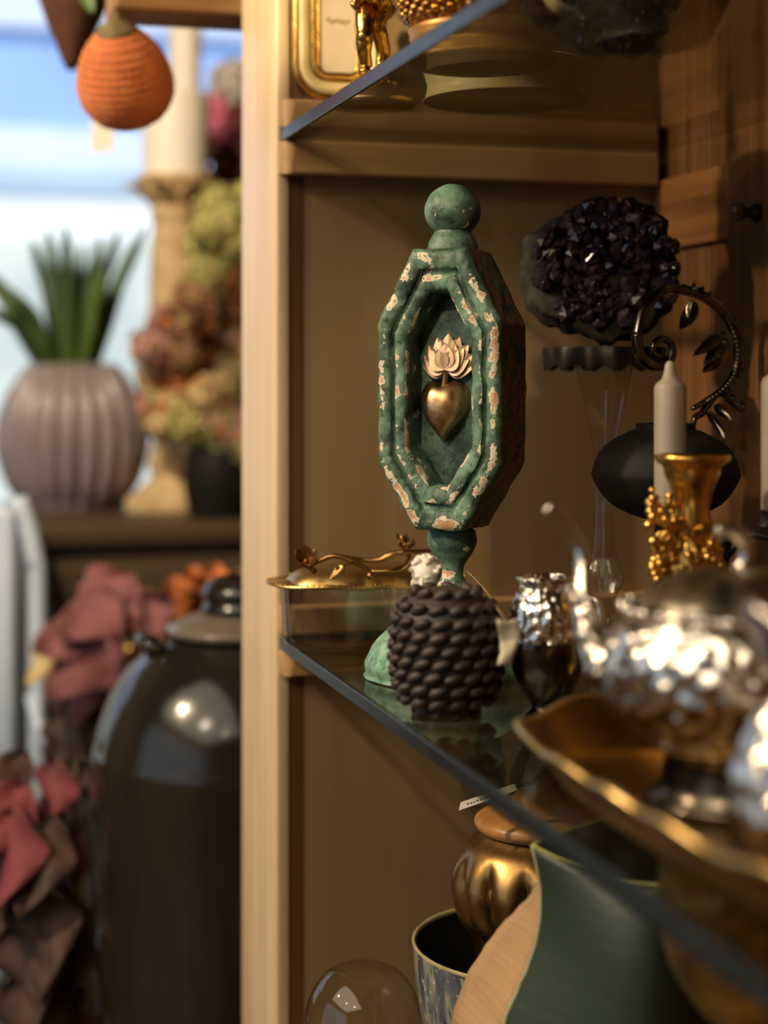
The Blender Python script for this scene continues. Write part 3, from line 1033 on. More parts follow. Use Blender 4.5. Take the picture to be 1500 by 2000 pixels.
# ------------------------------------------------------------------ geode on a footed stand
gs = col_at(1180, 1.47, LT)
gst = thing('cake_stand', 'dark scalloped stand on a clear cut glass stem carrying the amethyst geode', 'stand', gs)
SP = CAMZ - (676 - HORIZON) / FPX * 1.47 - LT        # plate height
skirt = lambda a, z, r: (r * (1 + 0.02 * cos(14 * a)), z - (0.006 * (0.5 + 0.5 * cos(14 * a)) if z < SP - 0.012 else 0))
mesh('scalloped_plate', *lathe([(0, SP - 0.006), (0.045, SP - 0.006), (0.0505, SP - 0.016), (0.0515, SP - 0.016), (0.053, SP - 0.003), (0.052, SP - 0.001), (0.045, SP - 0.002), (0, SP - 0.002)], 112, skirt), M_IRON, gst, True, 50)
flute = lambda a, z, r: (r * (1 + 0.05 * cos(16 * a)), z)
mesh('cut_glass_stem', *lathe([(0.0, 0.0005), (0.040, 0.0005), (0.041, 0.004), (0.030, 0.012), (0.014, 0.024), (0.009, 0.045), (0.015, 0.060), (0.017, 0.070), (0.011, 0.082), (0.008, 0.11), (0.008, 0.16), (0.014, 0.20), (0.026, SP - 0.012), (0.028, SP - 0.0065), (0, SP - 0.0065)], 96, flute, 2), M_CLEAR, gst)
gz = LT + SP - 0.001
geo = thing('amethyst_geode', 'large dark amethyst geode with purple crystals and mossy rind', 'geode', (gs.x, gs.y, gz))


def rock(p):
    return 1 + 0.20 * nz(p, 1.7) + 0.10 * nz(p, 4.5) + 0.05 * nz(p, 11)


gax = Vector((-SN, -CS, 0.12)).normalized()          # the open side faces the room
V, F = ball((0, 0, 0), 1.0, 56, 36, rock)
out = []
for p in V:
    d = p.dot(gax)
    if d > 0.35:                                       # cut open
        p = p - gax * (d - 0.35) * 0.94
    out.append(p)
rx = Matrix.Rotation(-TH, 4, 'Z')
sc = Matrix.Diagonal((0.068, 0.046, 0.060, 1))
V = [rx @ (sc @ (rx.inverted() @ p)) for p in out]
mn = min(v.z for v in V)
V = [v - Vector((0, 0, mn - 0.0006)) for v in V]
flat = [Vector((v.x, v.y, max(v.z, 0.003 if v.z < 0.003 else v.z))) for v in V]
mesh('rind', V, F, M_ROCK, geo, True)
cz = -mn
rg = random.Random(5)
cr = []
right = Vector((CS, -SN, 0))
for k in range(400):
    u, w = rg.uniform(-1, 1), rg.uniform(-1, 1)
    if u * u + w * w > 0.92:
        continue
    depth = 0.35 - 0.12 * (1 - u * u - w * w)
    c = right * u * 0.064 + Vector((0, 0, w * 0.055 + cz)) + gax * 0.0192
    ax = (gax + right * (rg.uniform(-0.6, 0.6) - 0.3 * u) + Vector((0, 0, rg.uniform(-0.6, 0.6) - 0.3 * w))).normalized()
    h, r = rg.uniform(0.007, 0.014), rg.uniform(0.0035, 0.0080)
    g = lathe([(0, -0.004), (r, -0.004), (r * 0.95, h * 0.55), (0, h)], 6)
    cr.append(xm(g, Matrix.Translation(c) @ ax.to_track_quat('Z', 'Y').to_matrix().to_4x4() @ Matrix.Rotation(rg.random() * 6, 4, 'Z')))
mesh('crystal_points', *join(*cr), M_CRYSTAL, geo, False, kind='stuff', label='dark purple crystal points')

# ------------------------------------------------------------------ ornate scroll
sb = at(1350, 733, 1.445)
scr = thing('scroll_ornament', 'ornate dark silver scroll ornament with spiral end beside the geode', 'ornament', (sb.x, sb.y, LT))


def sp_(px, py, off=0.0):
    return at(px, py, 1.38 + max(0, px - 1240) / 205 * 0.065 + off) - Vector((sb.x, sb.y, LT))


spiral = [(1244, 652), (1248, 690), (1268, 712), (1296, 714), (1312, 696), (1310, 672), (1292, 662), (1277, 672), (1276, 690), (1290, 696), (1298, 684)]
rad = [0.0052, 0.0050, 0.0046, 0.0042, 0.0038, 0.0034, 0.0030, 0.0027, 0.0024, 0.0022, 0.0022]
mesh('spiral_end', *tube([sp_(*p) for p in spiral], rad, 10, 6), M_PEWTER, scr)
arc = [(1244, 655), (1256, 608), (1288, 572), (1330, 566), (1372, 578), (1408, 606), (1432, 648), (1441, 692), (1434, 730), (1412, 760), (1382, 782), (1352, 798)]
mesh('scroll_arm', *tube([sp_(*p) for p in arc], [0.005, 0.0042, 0.004, 0.0042, 0.0046, 0.0048, 0.0046, 0.0042, 0.0038, 0.0034, 0.003, 0.002], 10, 6), M_PEWTER, scr)
mesh('post', *tube([sp_(1392, 778), sp_(1372, 806), sp_(1352, 838), Vector((0.002, 0.002, 0.12)), Vector((0, 0, 0.02)), Vector((0, 0, 0.001))], [0.003, 0.0032, 0.0026, 0.0034, 0.004, 0.02], 12, 5), M_PEWTER, scr)
Q = curve_pts([tuple(sp_(px, py, -0.004)) for px, py in arc[3:-1]], 5)
outer = curve_pts([tuple(sp_(1392 + (px - 1392) * 1.13 + 3, 690 + (py - 690) * 1.14, 0.0)) for px, py in arc[3:-2]], 3)
bg_ = []
for i, q in enumerate(Q):
    bg_.append(ball(q, 0.0011, 6, 4))
mesh('pearl_row', *join(*bg_), M_SILVER, scr, kind='stuff')
for i, q in enumerate(outer[2:]):
    mesh('bead', *ball(q, 0.0019 - 0.0003 * (i % 3 == 2), 8, 6), M_PEWTER, scr)
for (px, py, an, L, W) in ((1360, 590, 118, 0.030, 0.007), (1352, 586, 95, 0.024, 0.006), (1420, 660, 128, 0.034, 0.007), (1416, 648, 140, 0.038, 0.006), (1410, 690, 132, 0.026, 0.006), (1395, 790, 40, 0.02, 0.005), (1345, 578, -40, 0.014, 0.004), (1380, 800, 55, 0.03, 0.004)):
    M = Matrix.Translation(sp_(px, py, -0.001)) @ Matrix.Rotation(-TH, 4, 'Z') @ Matrix.Rotation(radians(an), 4, 'Y') @ Matrix.Rotation(radians(-75), 4, 'X')
    mesh('acanthus_leaf', *xm(leaf(L, W, 0.35, 0.35, 9, wave=0.1, th=0.0014), M), M_PEWTER, scr, True)
for px, py, r in ((1426, 778, 0.004), (1447, 794, 0.003), (1336, 566, 0.004)):
    o = mesh('curl', *tube([sp_(px - 34 + 60 * r / 0.004 * 0.3, py - 6), sp_(px, py + 8), sp_(px + 6, py - 4), sp_(px - 3, py - 8), sp_(px - 5, py)], 0.0016, 8, 5), M_PEWTER, scr)

# ------------------------------------------------------------------ black vase, candelabra and candles
bv = col_at(1300, 1.37, LT)
zc = CAMZ - (925 - HORIZON) / FPX * 1.37 - LT
blk = thing('black_vase', 'squat round black vase on a slim foot behind the grey candle', 'vase', (bv.x, bv.y, LT))
mesh('body', *lathe([(0, zc - 0.038), (0.02, zc - 0.036), (0.045, zc - 0.024), (0.058, zc - 0.006), (0.059, zc + 0.004), (0.05, zc + 0.022), (0.03, zc + 0.034), (0.024, zc + 0.036), (0.024, zc + 0.040), (0.019, zc + 0.040), (0.018, zc + 0.03), (0, zc + 0.02)], 48, None, 3), M_BLACK, blk)
mesh('foot', *lathe([(0.012, zc - 0.036), (0.008, zc - 0.055), (0.008, 0.03), (0.014, 0.012), (0.030, 0.004), (0.031, 0.0005), (0, 0.0005)], 32, None, 3), M_BLACK, blk)

c1 = col_at(1309, 1.24, 0)
c2 = col_at(1520, 1.20, 0)
cc = (c1 + c2) / 2
ca = thing('candelabra', 'black iron two armed candelabra holding the grey candles', 'candelabra', (cc.x, cc.y, LT))
CH = CAMZ - (1010 - HORIZON) / FPX * 1.23 - LT
mesh('centre_post', *lathe([(0, 0.0005), (0.023, 0.0005), (0.024, 0.004), (0.015, 0.008), (0.006, 0.014), (0.0045, 0.03), (0.0045, CH - 0.03), (0.007, CH - 0.02), (0.0, CH - 0.01)], 24, None, 2), M_IRON, ca)
for c in (c1, c2):
    v = Vector((c.x - cc.x, c.y - cc.y, 0))
    ar = mesh('arm', *tube([Vector((0, 0, CH - 0.03)), v * 0.45 + Vector((0, 0, CH - 0.012)), v * 0.9 + Vector((0, 0, CH - 0.012)), v + Vector((0, 0, CH - 0.004))], 0.0028, 8, 5), M_IRON, ca)
    mesh('candle_cup', *xf(lathe([(0, -0.005), (0.016, -0.005), (0.0165, -0.002), (0.0140, -0.001), (0.0140, 0.008), (0.0128, 0.008), (0.0128, 0.0), (0, 0.0)], 24), v + Vector((0, 0, CH))), M_IRON, ar)


def candle(label, c, top, r, mat, grp=None):
    t = thing('candle', label, 'candle', c, 0, grp)
    h = top - c.z
    mesh('wax_stick', *lathe([(0, 0.0003), (r, 0.0003), (r, h - 0.002), (r * 0.90, h + r * 0.08), (r * 0.55, h + r * 0.35), (r * 0.40, h + r * 0.8), (r * 0.33, h + r * 1.25), (r * 0.2, h + r * 1.48), (0, h + r * 1.52)], 28), mat, t, True, 40)
    mesh('wick', *tube([(0, 0, h + r * 1.5), (0.0006, 0, h + r * 2.2)], 0.0008, 6), M_WICK, t)
    return t


cz_ = LT + CH
candle('grey candle with a pinched tip behind the gold candlestick', Vector((c1.x, c1.y, cz_)), CAMZ - (752 - HORIZON) / FPX * 1.24, 0.0117, M_CANDLE)
candle('grey candle at the right edge of the picture, mostly cut off', Vector((c2.x, c2.y, cz_)), CAMZ - (742 - HORIZON) / FPX * 1.20, 0.0120, M_CANDLE)

# ------------------------------------------------------------------ gold candlestick
gp = col_at(1352, 1.165, LT)
gt = thing('gold_candlestick', 'gold candlestick with flared cup and clustered grapes on its trunk', 'candlestick', gp)
gzp = lambda y: CAMZ - (y - HORIZON) / FPX * 1.165 - LT
cup = [(0.0, gzp(930)), (0.017, gzp(930)), (0.0205, gzp(910)), (0.0245, gzp(902)), (0.0262, gzp(895)), (0.0262, gzp(889)), (0.0245, gzp(888)), (0.0215, gzp(896)), (0.0195, gzp(915)), (0.0190, gzp(928)), (0.0160, gzp(945)), (0.0135, gzp(965)), (0.0118, gzp(990)), (0.0135, gzp(1020)), (0.016, gzp(1050)), (0.017, gzp(1075))]
mesh('flared_cup', *lathe(cup[::-1][:-1], 40), M_GOLD, gt)
mesh('trunk', *lathe([(0, 0.0004), (0.029, 0.0004), (0.030, 0.006), (0.024, 0.014), (0.019, 0.03), (0.017, 0.05), (0.018, gzp(1160)), (0.020, gzp(1120)), (0.019, gzp(1080)), (0.0155, gzp(1045)), (0, gzp(1045))], 40, lambda a, z, r: (r * (1 + 0.08 * sin(7 * a + 90 * z)), z), 2), M_GOLD, gt)
rg = random.Random(11)
for (cx, cy, n, spx, spy) in ((1292, 992, 32, 27, 36), (1286, 1100, 26, 12, 46), (1350, 1095, 22, 46, 24), (1390, 1075, 14, 20, 34)):
    for k in range(n):
        q = at(cx + rg.uniform(-spx, spx), cy + rg.uniform(-spy, spy), 1.147 + rg.uniform(-0.004, 0.012)) - gp
        mesh('grape', *ball(q, rg.uniform(0.0022, 0.0042), 9, 7, lambda p: 1 + 0.25 * nz(p, 2.0)), M_GOLD, gt)
for k in range(7):
    M = Matrix.Translation(at(1300 + 16 * k, 1035 + 8 * (k % 3), 1.147) - gp) @ Matrix.Rotation(-TH, 4, 'Z') @ Matrix.Rotation(radians(100 + 30 * (k % 4)), 4, 'Y') @ Matrix.Rotation(radians(-80), 4, 'X')
    mesh('vine_leaf', *xm(leaf(0.020, 0.008, 0.3, 0.3, wave=0.2, th=0.001), M), M_GOLD, gt)

# ------------------------------------------------------------------ silver creamer
sp = col_at(1058, 1.19, LT)
sp.x += 0.004
cm = thing('silver_creamer', 'small silver creamer with crumpled flower relief between ball candle and teapot', 'creamer', sp)


def relief(amp, s, lo=0.0, hi=1.0):
    def fn(a, z, r):
        p = Vector((cos(a) * r * s, sin(a) * r * s, z * s))
        d, _ = noise.voronoi(p, distance_metric='DISTANCE')
        k = amp * (0.45 - d[0]) * (1.0 if lo <= z <= hi else 0.15)
        return r + k, z
    return fn


mesh('chased_shoulder', *lathe([(0.0262, 0.056), (0.0272, 0.064), (0.0255, 0.078), (0.021, 0.088), (0.0185, 0.093), (0.020, 0.099), (0.0165, 0.1), (0.015, 0.093), (0.02, 0.08), (0.0225, 0.066)], 96, relief(0.0045, 150), 5), M_SILVER, cm)
mesh('dark_body', *lathe([(0, 0.0004), (0.016, 0.0004), (0.017, 0.004), (0.012, 0.009), (0.018, 0.018), (0.0245, 0.034), (0.0265, 0.050), (0.0260, 0.0575)], 48, None, 4), M_PEWTER, cm)
mesh('handle', *tube([(0.014, -0.018, 0.088), (0.026, -0.030, 0.085), (0.027, -0.032, 0.055), (0.017, -0.020, 0.035)], [0.002, 0.0026, 0.0024, 0.0018], 8, 5), M_SILVER, cm)

# ------------------------------------------------------------------ brass tray, teapot, sugar bowl
tc = Vector((0.474, 0.790, LT))
tr = thing('scalloped_tray', 'long brass tray with a wavy rim under the silver teapot', 'tray', tc)
TA, TB = 0.134, 0.228


def traymesh(prof, seg=144):
    V, F, rings = [], [], []
    for fct, z in prof:
        ring = []
        for k in range(seg):
            a = 2 * pi * k / seg
            r = sup(a, TA, TB, 3.6)
            wv = cos(14 * a)
            rr = r * fct + 0.0035 * wv * max(0, fct - 0.8) * 5
            ring.append(len(V))
            V.append(Vector((rr * cos(a), rr * sin(a), z + 0.0035 * wv * max(0, fct - 0.85) * 6)))
        rings.append(ring)
    for P, Q in zip(rings, rings[1:]):
        for k in range(seg):
            F.append((P[k], Q[k], Q[(k + 1) % seg], P[(k + 1) % seg]))
    F.append(tuple(rings[0]))
    F.append(tuple(rings[-1]))
    return V, F


mesh('tray_body', *traymesh([(0.74, 0.0005), (0.82, 0.0005), (0.865, 0.006), (0.93, 0.018), (0.985, 0.0285), (0.985, 0.0305), (0.92, 0.0205), (0.855, 0.0085), (0.81, 0.003), (0.6, 0.003)]), M_TRAY, tr, True, 60)
rim = []
for k in range(145):
    a = 2 * pi * k / 144
    r = sup(a, TA, TB, 3.6)
    rr = r * 0.99 + 0.0035 * cos(14 * a)
    rim.append(Vector((rr * cos(a), rr * sin(a), 0.0305 + 0.003 * cos(14 * a))))
mesh('rolled_rim', *tube(rim, 0.0028, 8), M_BRASS, tr)

TZ = LT + 0.0033
pc = col_at(1437, 0.95, TZ)
tz = lambda y, d=0.95: CAMZ - (y - HORIZON) / FPX * d - TZ
pot = thing('silver_teapot', 'large chased silver teapot with ring finial standing in the brass tray', 'teapot', pc)
mesh('body', *lathe([(0, tz(1455)), (0.050, tz(1450)), (0.062, tz(1420)), (0.072, tz(1370)), (0.0765, tz(1310)), (0.0755, tz(1270)), (0.071, tz(1230)), (0.064, tz(1200)), (0.060, tz(1190))], 160, relief(0.0062, 105, tz(1440), tz(1225)), 7), M_SILVER, pot)
mesh('foot', *lathe([(0.046, tz(1452)), (0.040, tz(1470)), (0.044, 0.006), (0.049, 0.0004), (0, 0.0004)], 64, None, 3), M_PEWTER, pot)
mesh('collar_rim', *lathe([(0.0575, tz(1192)), (0.0625, tz(1190)), (0.0635, tz(1184)), (0.061, tz(1180)), (0.0565, tz(1182))], 64), M_SILVER, pot)
for k in range(30):
    a = 2 * pi * k / 30
    mesh('rim_bead', *ball((0.0632 * cos(a), 0.0632 * sin(a), tz(1186)), 0.0032, 9, 7), M_SILVER, pot)
mesh('lid', *lathe([(0.057, tz(1181)), (0.050, tz(1160)), (0.038, tz(1138)), (0.024, tz(1120)), (0.010, tz(1112)), (0, tz(1110))], 96, lambda a, z, r: (r, z + 0.0018 * abs(sin(6 * a)) * min(1, r / 0.03)), 4), plain('brushed_silver', S(196, 184, 160), S(160, 146, 122), 0.3, 1.0, 60, 0.3, 90, 0.001), pot)
fin = [(1400, 1040), (1428, 1036), (1452, 1052), (1459, 1080), (1448, 1108), (1436, 1116)]
ov = at(1437, 733, 0.95) - Vector((0, 0, CAMZ))
mesh('ring_finial', *tube([at(px, py, 0.95) - pc for px, py in fin], [0.0036, 0.0042, 0.0044, 0.004, 0.0034, 0.004], 10, 6), M_SILVER, pot)
spt = [(1192, 1305, 0.955), (1165, 1262, 0.965), (1143, 1200, 0.975), (1140, 1130, 0.985), (1134, 1075, 0.99), (1108, 1030, 0.99), (1068, 990, 0.99)]
mesh('swan_neck_spout', *tube([at(*p) - pc for p in spt], [0.015, 0.0105, 0.0068, 0.0050, 0.0042, 0.0038, 0.0046], 14, 7), M_SILVER, pot)
rg = random.Random(2)
for k in range(16):
    t = k / 15
    px, py = 1190 - 62 * t ** 0.8, 1320 - 170 * t
    mesh('spout_boss', *ball(at(px + rg.uniform(-16, 16), py + rg.uniform(-10, 10), 0.948 + 0.018 * t) - pc, rg.uniform(0.0030, 0.0048), 9, 7), M_SILVER, pot)
back = (at(1437, 733, 0.95) - at(1165, 733, 0.955)).normalized()
mesh('handle', *tube([Vector((back.x * 0.066, back.y * 0.066, tz(1215))), Vector((back.x * 0.095, back.y * 0.095, tz(1150))), Vector((back.x * 0.118, back.y * 0.118, tz(1200))), Vector((back.x * 0.112, back.y * 0.112, tz(1300))), Vector((back.x * 0.070, back.y * 0.070, tz(1370)))], [0.004, 0.0052, 0.0055, 0.005, 0.004], 10, 7), M_SILVER, pot)

sg = col_at(1602, 0.78, TZ)
sg.x += 0.006
uz = lambda y: CAMZ - (y - HORIZON) / FPX * 0.78 - TZ
sug = thing('silver_sugar_bowl', 'hammered silver bowl nearest the camera, cut off by the right edge', 'bowl', sg)
mesh('hammered_body', *lathe([(0, 0.0004), (0.030, 0.0004), (0.033, 0.004), (0.037, uz(1690)), (0.0445, uz(1620)), (0.0465, uz(1550)), (0.043, uz(1480)), (0.034, uz(1410)), (0.027, uz(1370))], 128, relief(0.0062, 150, 0.004, 0.2), 7), M_SILVER, sug)
mesh('neck_rim', *lathe([(0.026, uz(1372)), (0.030, uz(1330)), (0.036, uz(1250)), (0.041, uz(1195)), (0.038, uz(1195)), (0.028, uz(1330)), (0.022, uz(1372))], 64, lambda a, z, r: (r, z + 0.003 * cos(8 * a) * (z > uz(1230))), 4), M_SILVER, sug)

# ------------------------------------------------------------------ lower compartment
BZ = CB + 0.0003
cl = col_at(709, 1.42, BZ)
clo = thing('bell_jar', 'small clear glass bell jar below the lower shelf', 'bell jar', cl)
ct = CAMZ - (1885 - HORIZON) / FPX * 1.42 - BZ
mesh('glass_dome', *lathe([(0.049, 0.006), (0.049, ct - 0.048), (0.0475, ct - 0.034), (0.042, ct - 0.020), (0.032, ct - 0.008), (0.018, ct - 0.0015), (0, ct)], 64, None, 4), M_CLEAR, clo)
mesh('wooden_base', *lathe([(0, 0.0005), (0.056, 0.0005), (0.057, 0.003), (0.054, 0.006), (0, 0.006)], 48), M_LID, clo)

bw = col_at(1052, 1.40, BZ)
rz = CAMZ - (1836 - HORIZON) / FPX * 1.40 - BZ
bo = thing('drip_glazed_bowl', 'deep blue grey bowl with cream drip glaze and dark inside', 'bowl', bw)
mesh('outer_shell', *lathe([(0, 0.0005), (0.045, 0.0005), (0.047, 0.006), (0.066, 0.02), (0.088, 0.06), (0.1, 0.105), (0.1045, rz - 0.002)], 64, None, 4), M_DRIP, bo)
mesh('rim', *lathe([(0.1045, rz - 0.002), (0.1052, rz), (0.104, rz + 0.0012), (0.102, rz), (0.1015, rz - 0.002)], 64), plain('cream_rim_glaze', S(180, 166, 122), S(150, 138, 100), 0.35, 0, 60), bo)
mesh('inside', *lathe([(0.1015, rz - 0.002), (0.097, 0.105), (0.085, 0.062), (0.062, 0.026), (0, 0.020)], 64, None, 4), M_BOWLIN, bo)

jc = col_at(1056, 1.388, BZ + 0.0265)
gj = thing('gourd_jar', 'bronze ribbed gourd jar standing inside the drip glazed bowl', 'jar', jc)
jz = lambda y: CAMZ - (y - HORIZON) / FPX * 1.388 - jc.z


def ribs(a, z, r):
    k = min(1.0, max(0.0, (jz(1655) - z) / 0.02)) * min(1.0, max(0.0, (z - 0.01) / 0.03))
    return r * (1 - 0.16 * k * (1 - abs(sin(6.5 * (a + 2.0 * (z - 0.1)))) ** 0.6)), z


mesh('ribbed_body', *lathe([(0, 0.0004), (0.034, 0.0004), (0.040, 0.012), (0.055, jz(1850)), (0.068, jz(1790)), (0.0745, jz(1735)), (0.072, jz(1690)), (0.062, jz(1650)), (0.052, jz(1630)), (0.048, jz(1622))], 182, ribs, 5), M_BRONZE, gj)
jl = thing('wooden_lid', 'turned wooden lid with a tapering stem on the bronze gourd jar', 'lid', (jc.x, jc.y, jc.z + jz(1622) + 0.0006))
lz = lambda y: CAMZ - (y - HORIZON) / FPX * 1.388 - (jc.z + jz(1622) + 0.0006)
mesh('lid_disc', *lathe([(0, 0.0), (0.045, 0.0), (0.052, 0.002), (0.0545, 0.006), (0.053, 0.0105), (0.046, 0.014), (0.036, 0.0175), (0.034, 0.018)], 48, None, 3), M_LID, jl)
mesh('lid_stem', *lathe([(0.036, 0.0175), (0.026, 0.024), (0.018, 0.034), (0.012, lz(1500)), (0.0085, lz(1478)), (0.008, lz(1470)), (0, lz(1466))], 40, None, 3), M_LID, jl)

t0 = at(1068, 1498, 1.372)
pt = thing('price_tag', 'narrow white price tag tied to the stem of the wooden lid', 'tag', t0)
a0, a1 = at(893, 1577, 1.335) - t0, at(1008, 1537, 1.345) - t0
ax = (a1 - a0).normalized()
upv = (Vector((0.28, 0.5, 0.8)) - ax * ax.dot(Vector((0.28, 0.5, 0.8)))).normalized()
nn = ax.cross(upv)
Lt = (a1 - a0).length
W = 0.0058
quad = [a0 - upv * W / 2, a1 - upv * W / 2, a1 + upv * W / 2, a0 + upv * W / 2 + ax * 0.004]
V = quad + [q + nn * 0.0004 for q in quad]
card = mesh('tag_card', V, [(0, 1, 2, 3), (7, 6, 5, 4), (0, 1, 5, 4), (1, 2, 6, 5), (2, 3, 7, 6), (3, 0, 4, 7)], M_CARD, pt, False)
marks = []
for k in range(9):
    s = 0.008 + k * 0.0027
    c = a0 + ax * s - upv * W * 0.16
    e = 0.0009 if k % 3 else 0.0012
    for sgn in (-0.00005, 0.00045):
        q = [c + nn * sgn, c + ax * 0.0018 + nn * sgn, c + ax * 0.0018 + upv * e + nn * sgn, c + upv * e + nn * sgn]
        marks.append((q, [(0, 1, 2, 3)]))
mesh('printed_line', *join(*marks), M_INK, card, False, kind='stuff')
mesh('string', *join(tube([a1 - ax * 0.002, (a1 + Vector((0, 0, 0))) * 0.5 + Vector((0, 0, -0.003)), Vector((0, 0, 0))], 0.0005, 5, 5),
                     tube([a1 - ax * 0.002, a1 * 0.5 + Vector((0, 0, -0.0055)), Vector((0.001, 0.001, -0.003))], 0.0005, 5, 5)), M_STRING, pt)

# leaf vase
lv0 = col_at(1230, 1.16, BZ)
lvs = thing('leaf_vase', 'tall dark green leaf shaped vase with a tan side coloured as warmly lit below the shelf', 'vase', lv0)


def lerp_tab(tab, x):
    if x <= tab[0][0]:
        return tab[0][1]
    for (x0, y0), (x1, y1) in zip(tab, tab[1:]):
        if x <= x1:
            t = (x - x0) / (x1 - x0)
            t = t * t * (3 - 2 * t) * 0.5 + t * 0.5
            return y0 + (y1 - y0) * t
    return tab[-1][1]


ED = [(1662, 1040), (1700, 1050), (1750, 1058), (1800, 1058), (1850, 1050), (1900, 1034), (1950, 1012), (2000, 990), (2100, 960), (2300, 990)]
EB = [(1662, 1043), (1700, 1051), (1740, 1054), (1780, 1040), (1820, 1010), (1870, 975), (1930, 945), (2000, 915), (2100, 885), (2300, 930)]
front, side, backs = [], [], []
ROWS = 40
for i in range(ROWS + 1):
    y = 1662 + (2504 - 1662) * i / ROWS
    z = CAMZ - (y - HORIZON) / FPX * 1.15
    z = max(z, BZ + 0.0006)
    ye = min(y, 2300)
    C = col_at(lerp_tab(ED, ye), 1.165, z)
    Bk = col_at(lerp_tab(EB, ye), 1.165 + 0.085 * min(1, max(0, (y - 1700) / 320)) * (1 if y < 2300 else 1), z)
    dip = 0.010 * exp(-((i / 3.0) ** 2))
    rr = col_at(1400 + 20 * sin(i / 9), 1.16, z)
    fa = col_at(1200 + 10 * sin(i / 7), 1.095 + 0.03 * exp(-i / 5), z)
    fb = col_at(1330, 1.10, z)
    ba = col_at(1200, 1.225, z)
    bb = col_at(1330, 1.235, z)
    front.append([Vector(p) for p in curve_pts([tuple(C), tuple(fa), tuple(fb), tuple(rr)], 10)])
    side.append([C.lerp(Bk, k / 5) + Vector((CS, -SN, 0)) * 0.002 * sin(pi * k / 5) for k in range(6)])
    backs.append([Vector(p) for p in curve_pts([tuple(rr), tuple(bb), tuple(ba), tuple(Bk)], 8)])
# the mouth dips in front
for j in range(len(front[0])):
    t = j / (len(front[0]) - 1)
    for i in range(8):
        front[i][j].z -= 0.011 * sin(pi * min(1, t * 1.3)) * (1 - i / 8)
for j in range(len(backs[0])):
    t = j / (len(backs[0]) - 1)
    for i in range(8):
        backs[i][j].z += 0.004 * sin(pi * t) * (1 - i / 8)


def sheet(rows, close_bottom=False):
    n = len(rows[0])
    V = [p - lv0 for r in rows for p in r]
    F = [(i * n + j, i * n + j + 1, (i + 1) * n + j + 1, (i + 1) * n + j) for i in range(len(rows) - 1) for j in range(n - 1)]
    return V, F


gb = join(sheet(front), sheet(backs))
ring_ = [p - lv0 for p in front[-1]] + [p - lv0 for p in backs[-1]]
gb = join(gb, (ring_, [tuple(range(len(ring_)))]))
o = mesh('green_wall', *gb, M_LEAFG, lvs)
md = o.modifiers.new('thick', 'SOLIDIFY')
md.thickness = 0.0025
md.offset = 0
o = mesh('lit_side', *sheet(side), M_LEAFT, lvs, label='tan ribbed side with warm light in its colour')
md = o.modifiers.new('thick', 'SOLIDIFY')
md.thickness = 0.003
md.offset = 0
lip = [p - lv0 for p in front[0]] + [p - lv0 for p in backs[0][1:]]
mesh('lip', *tube(lip, 0.0016, 7), M_LIP, lvs, label='yellow green lip')
mesh('corner_edge', *tube([r[0] - lv0 for r in front], 0.0016, 7), plain('pale_edge_glaze', S(186, 184, 152), S(170, 170, 138), 0.4, 0, 50), lvs, label='pale corner edge')

# amber urn under the glass at the right
ub = col_at(1447, 0.99, BZ)
urn = thing('gilt_urn', 'blurred amber gilt urn under the glass below the teapot', 'urn', ub)
uz2 = lambda y: CAMZ - (y - HORIZON) / FPX * 0.99 - BZ
mesh('embossed_body', *lathe([(0, uz2(2010)), (0.014, uz2(2004)), (0.030, uz2(1950)), (0.042, uz2(1880)), (0.047, uz2(1800)), (0.048, uz2(1720)), (0.047, uz2(1655)), (0.045, uz2(1650)), (0.044, uz2(1700)), (0.040, uz2(1860)), (0, uz2(1960))], 96, relief(0.0045, 80, uz2(1850), uz2(1690)), 4), M_AMBER, urn)
mesh('stem_foot', *lathe([(0.014, uz2(2004)), (0.009, uz2(2060)), (0.009, 0.03), (0.02, 0.010), (0.04, 0.004), (0.041, 0.0004), (0, 0.0004)], 40, None, 3), M_AMBER, urn)

# ------------------------------------------------------------------ top shelf
FZ = 1.5026
fx0, fw, fh = 0.339, 0.086, 0.15
pf = thing('gilded_picture_frame', 'cream and gold picture frame with rounded corners behind the gold statuette', 'picture frame', (fx0 + fw / 2, PY - 0.0085, FZ + 0.0004))
pf.rotation_euler = (radians(-2.0), 0, 0)


def rrect(w, h, r, n=8):
    P = []
    for cx, cz, a0 in ((w / 2 - r, h - r, 0), (-w / 2 + r, h - r, pi / 2), (-w / 2 + r, r, pi), (w / 2 - r, r, 1.5 * pi)):
        for k in range(n + 1):
            a = a0 + pi / 2 * k / n
            P.append((cx + r * cos(a), cz + r * sin(a)))
    return P


def frame_loop(prof, w, h, r):
    V, F, n = [], [], 0
    for off, y in prof:
        P = rrect(w - 2 * off, h - 2 * off, max(r - off, 0.004))
        n = len(P)
        V += [Vector((p[0], y, p[1] + off)) for p in P]
    for i in range(len(prof) - 1):
        for j in range(n):
            F.append((i * n + j, i * n + (j + 1) % n, (i + 1) * n + (j + 1) % n, (i + 1) * n + j))
    return V, F


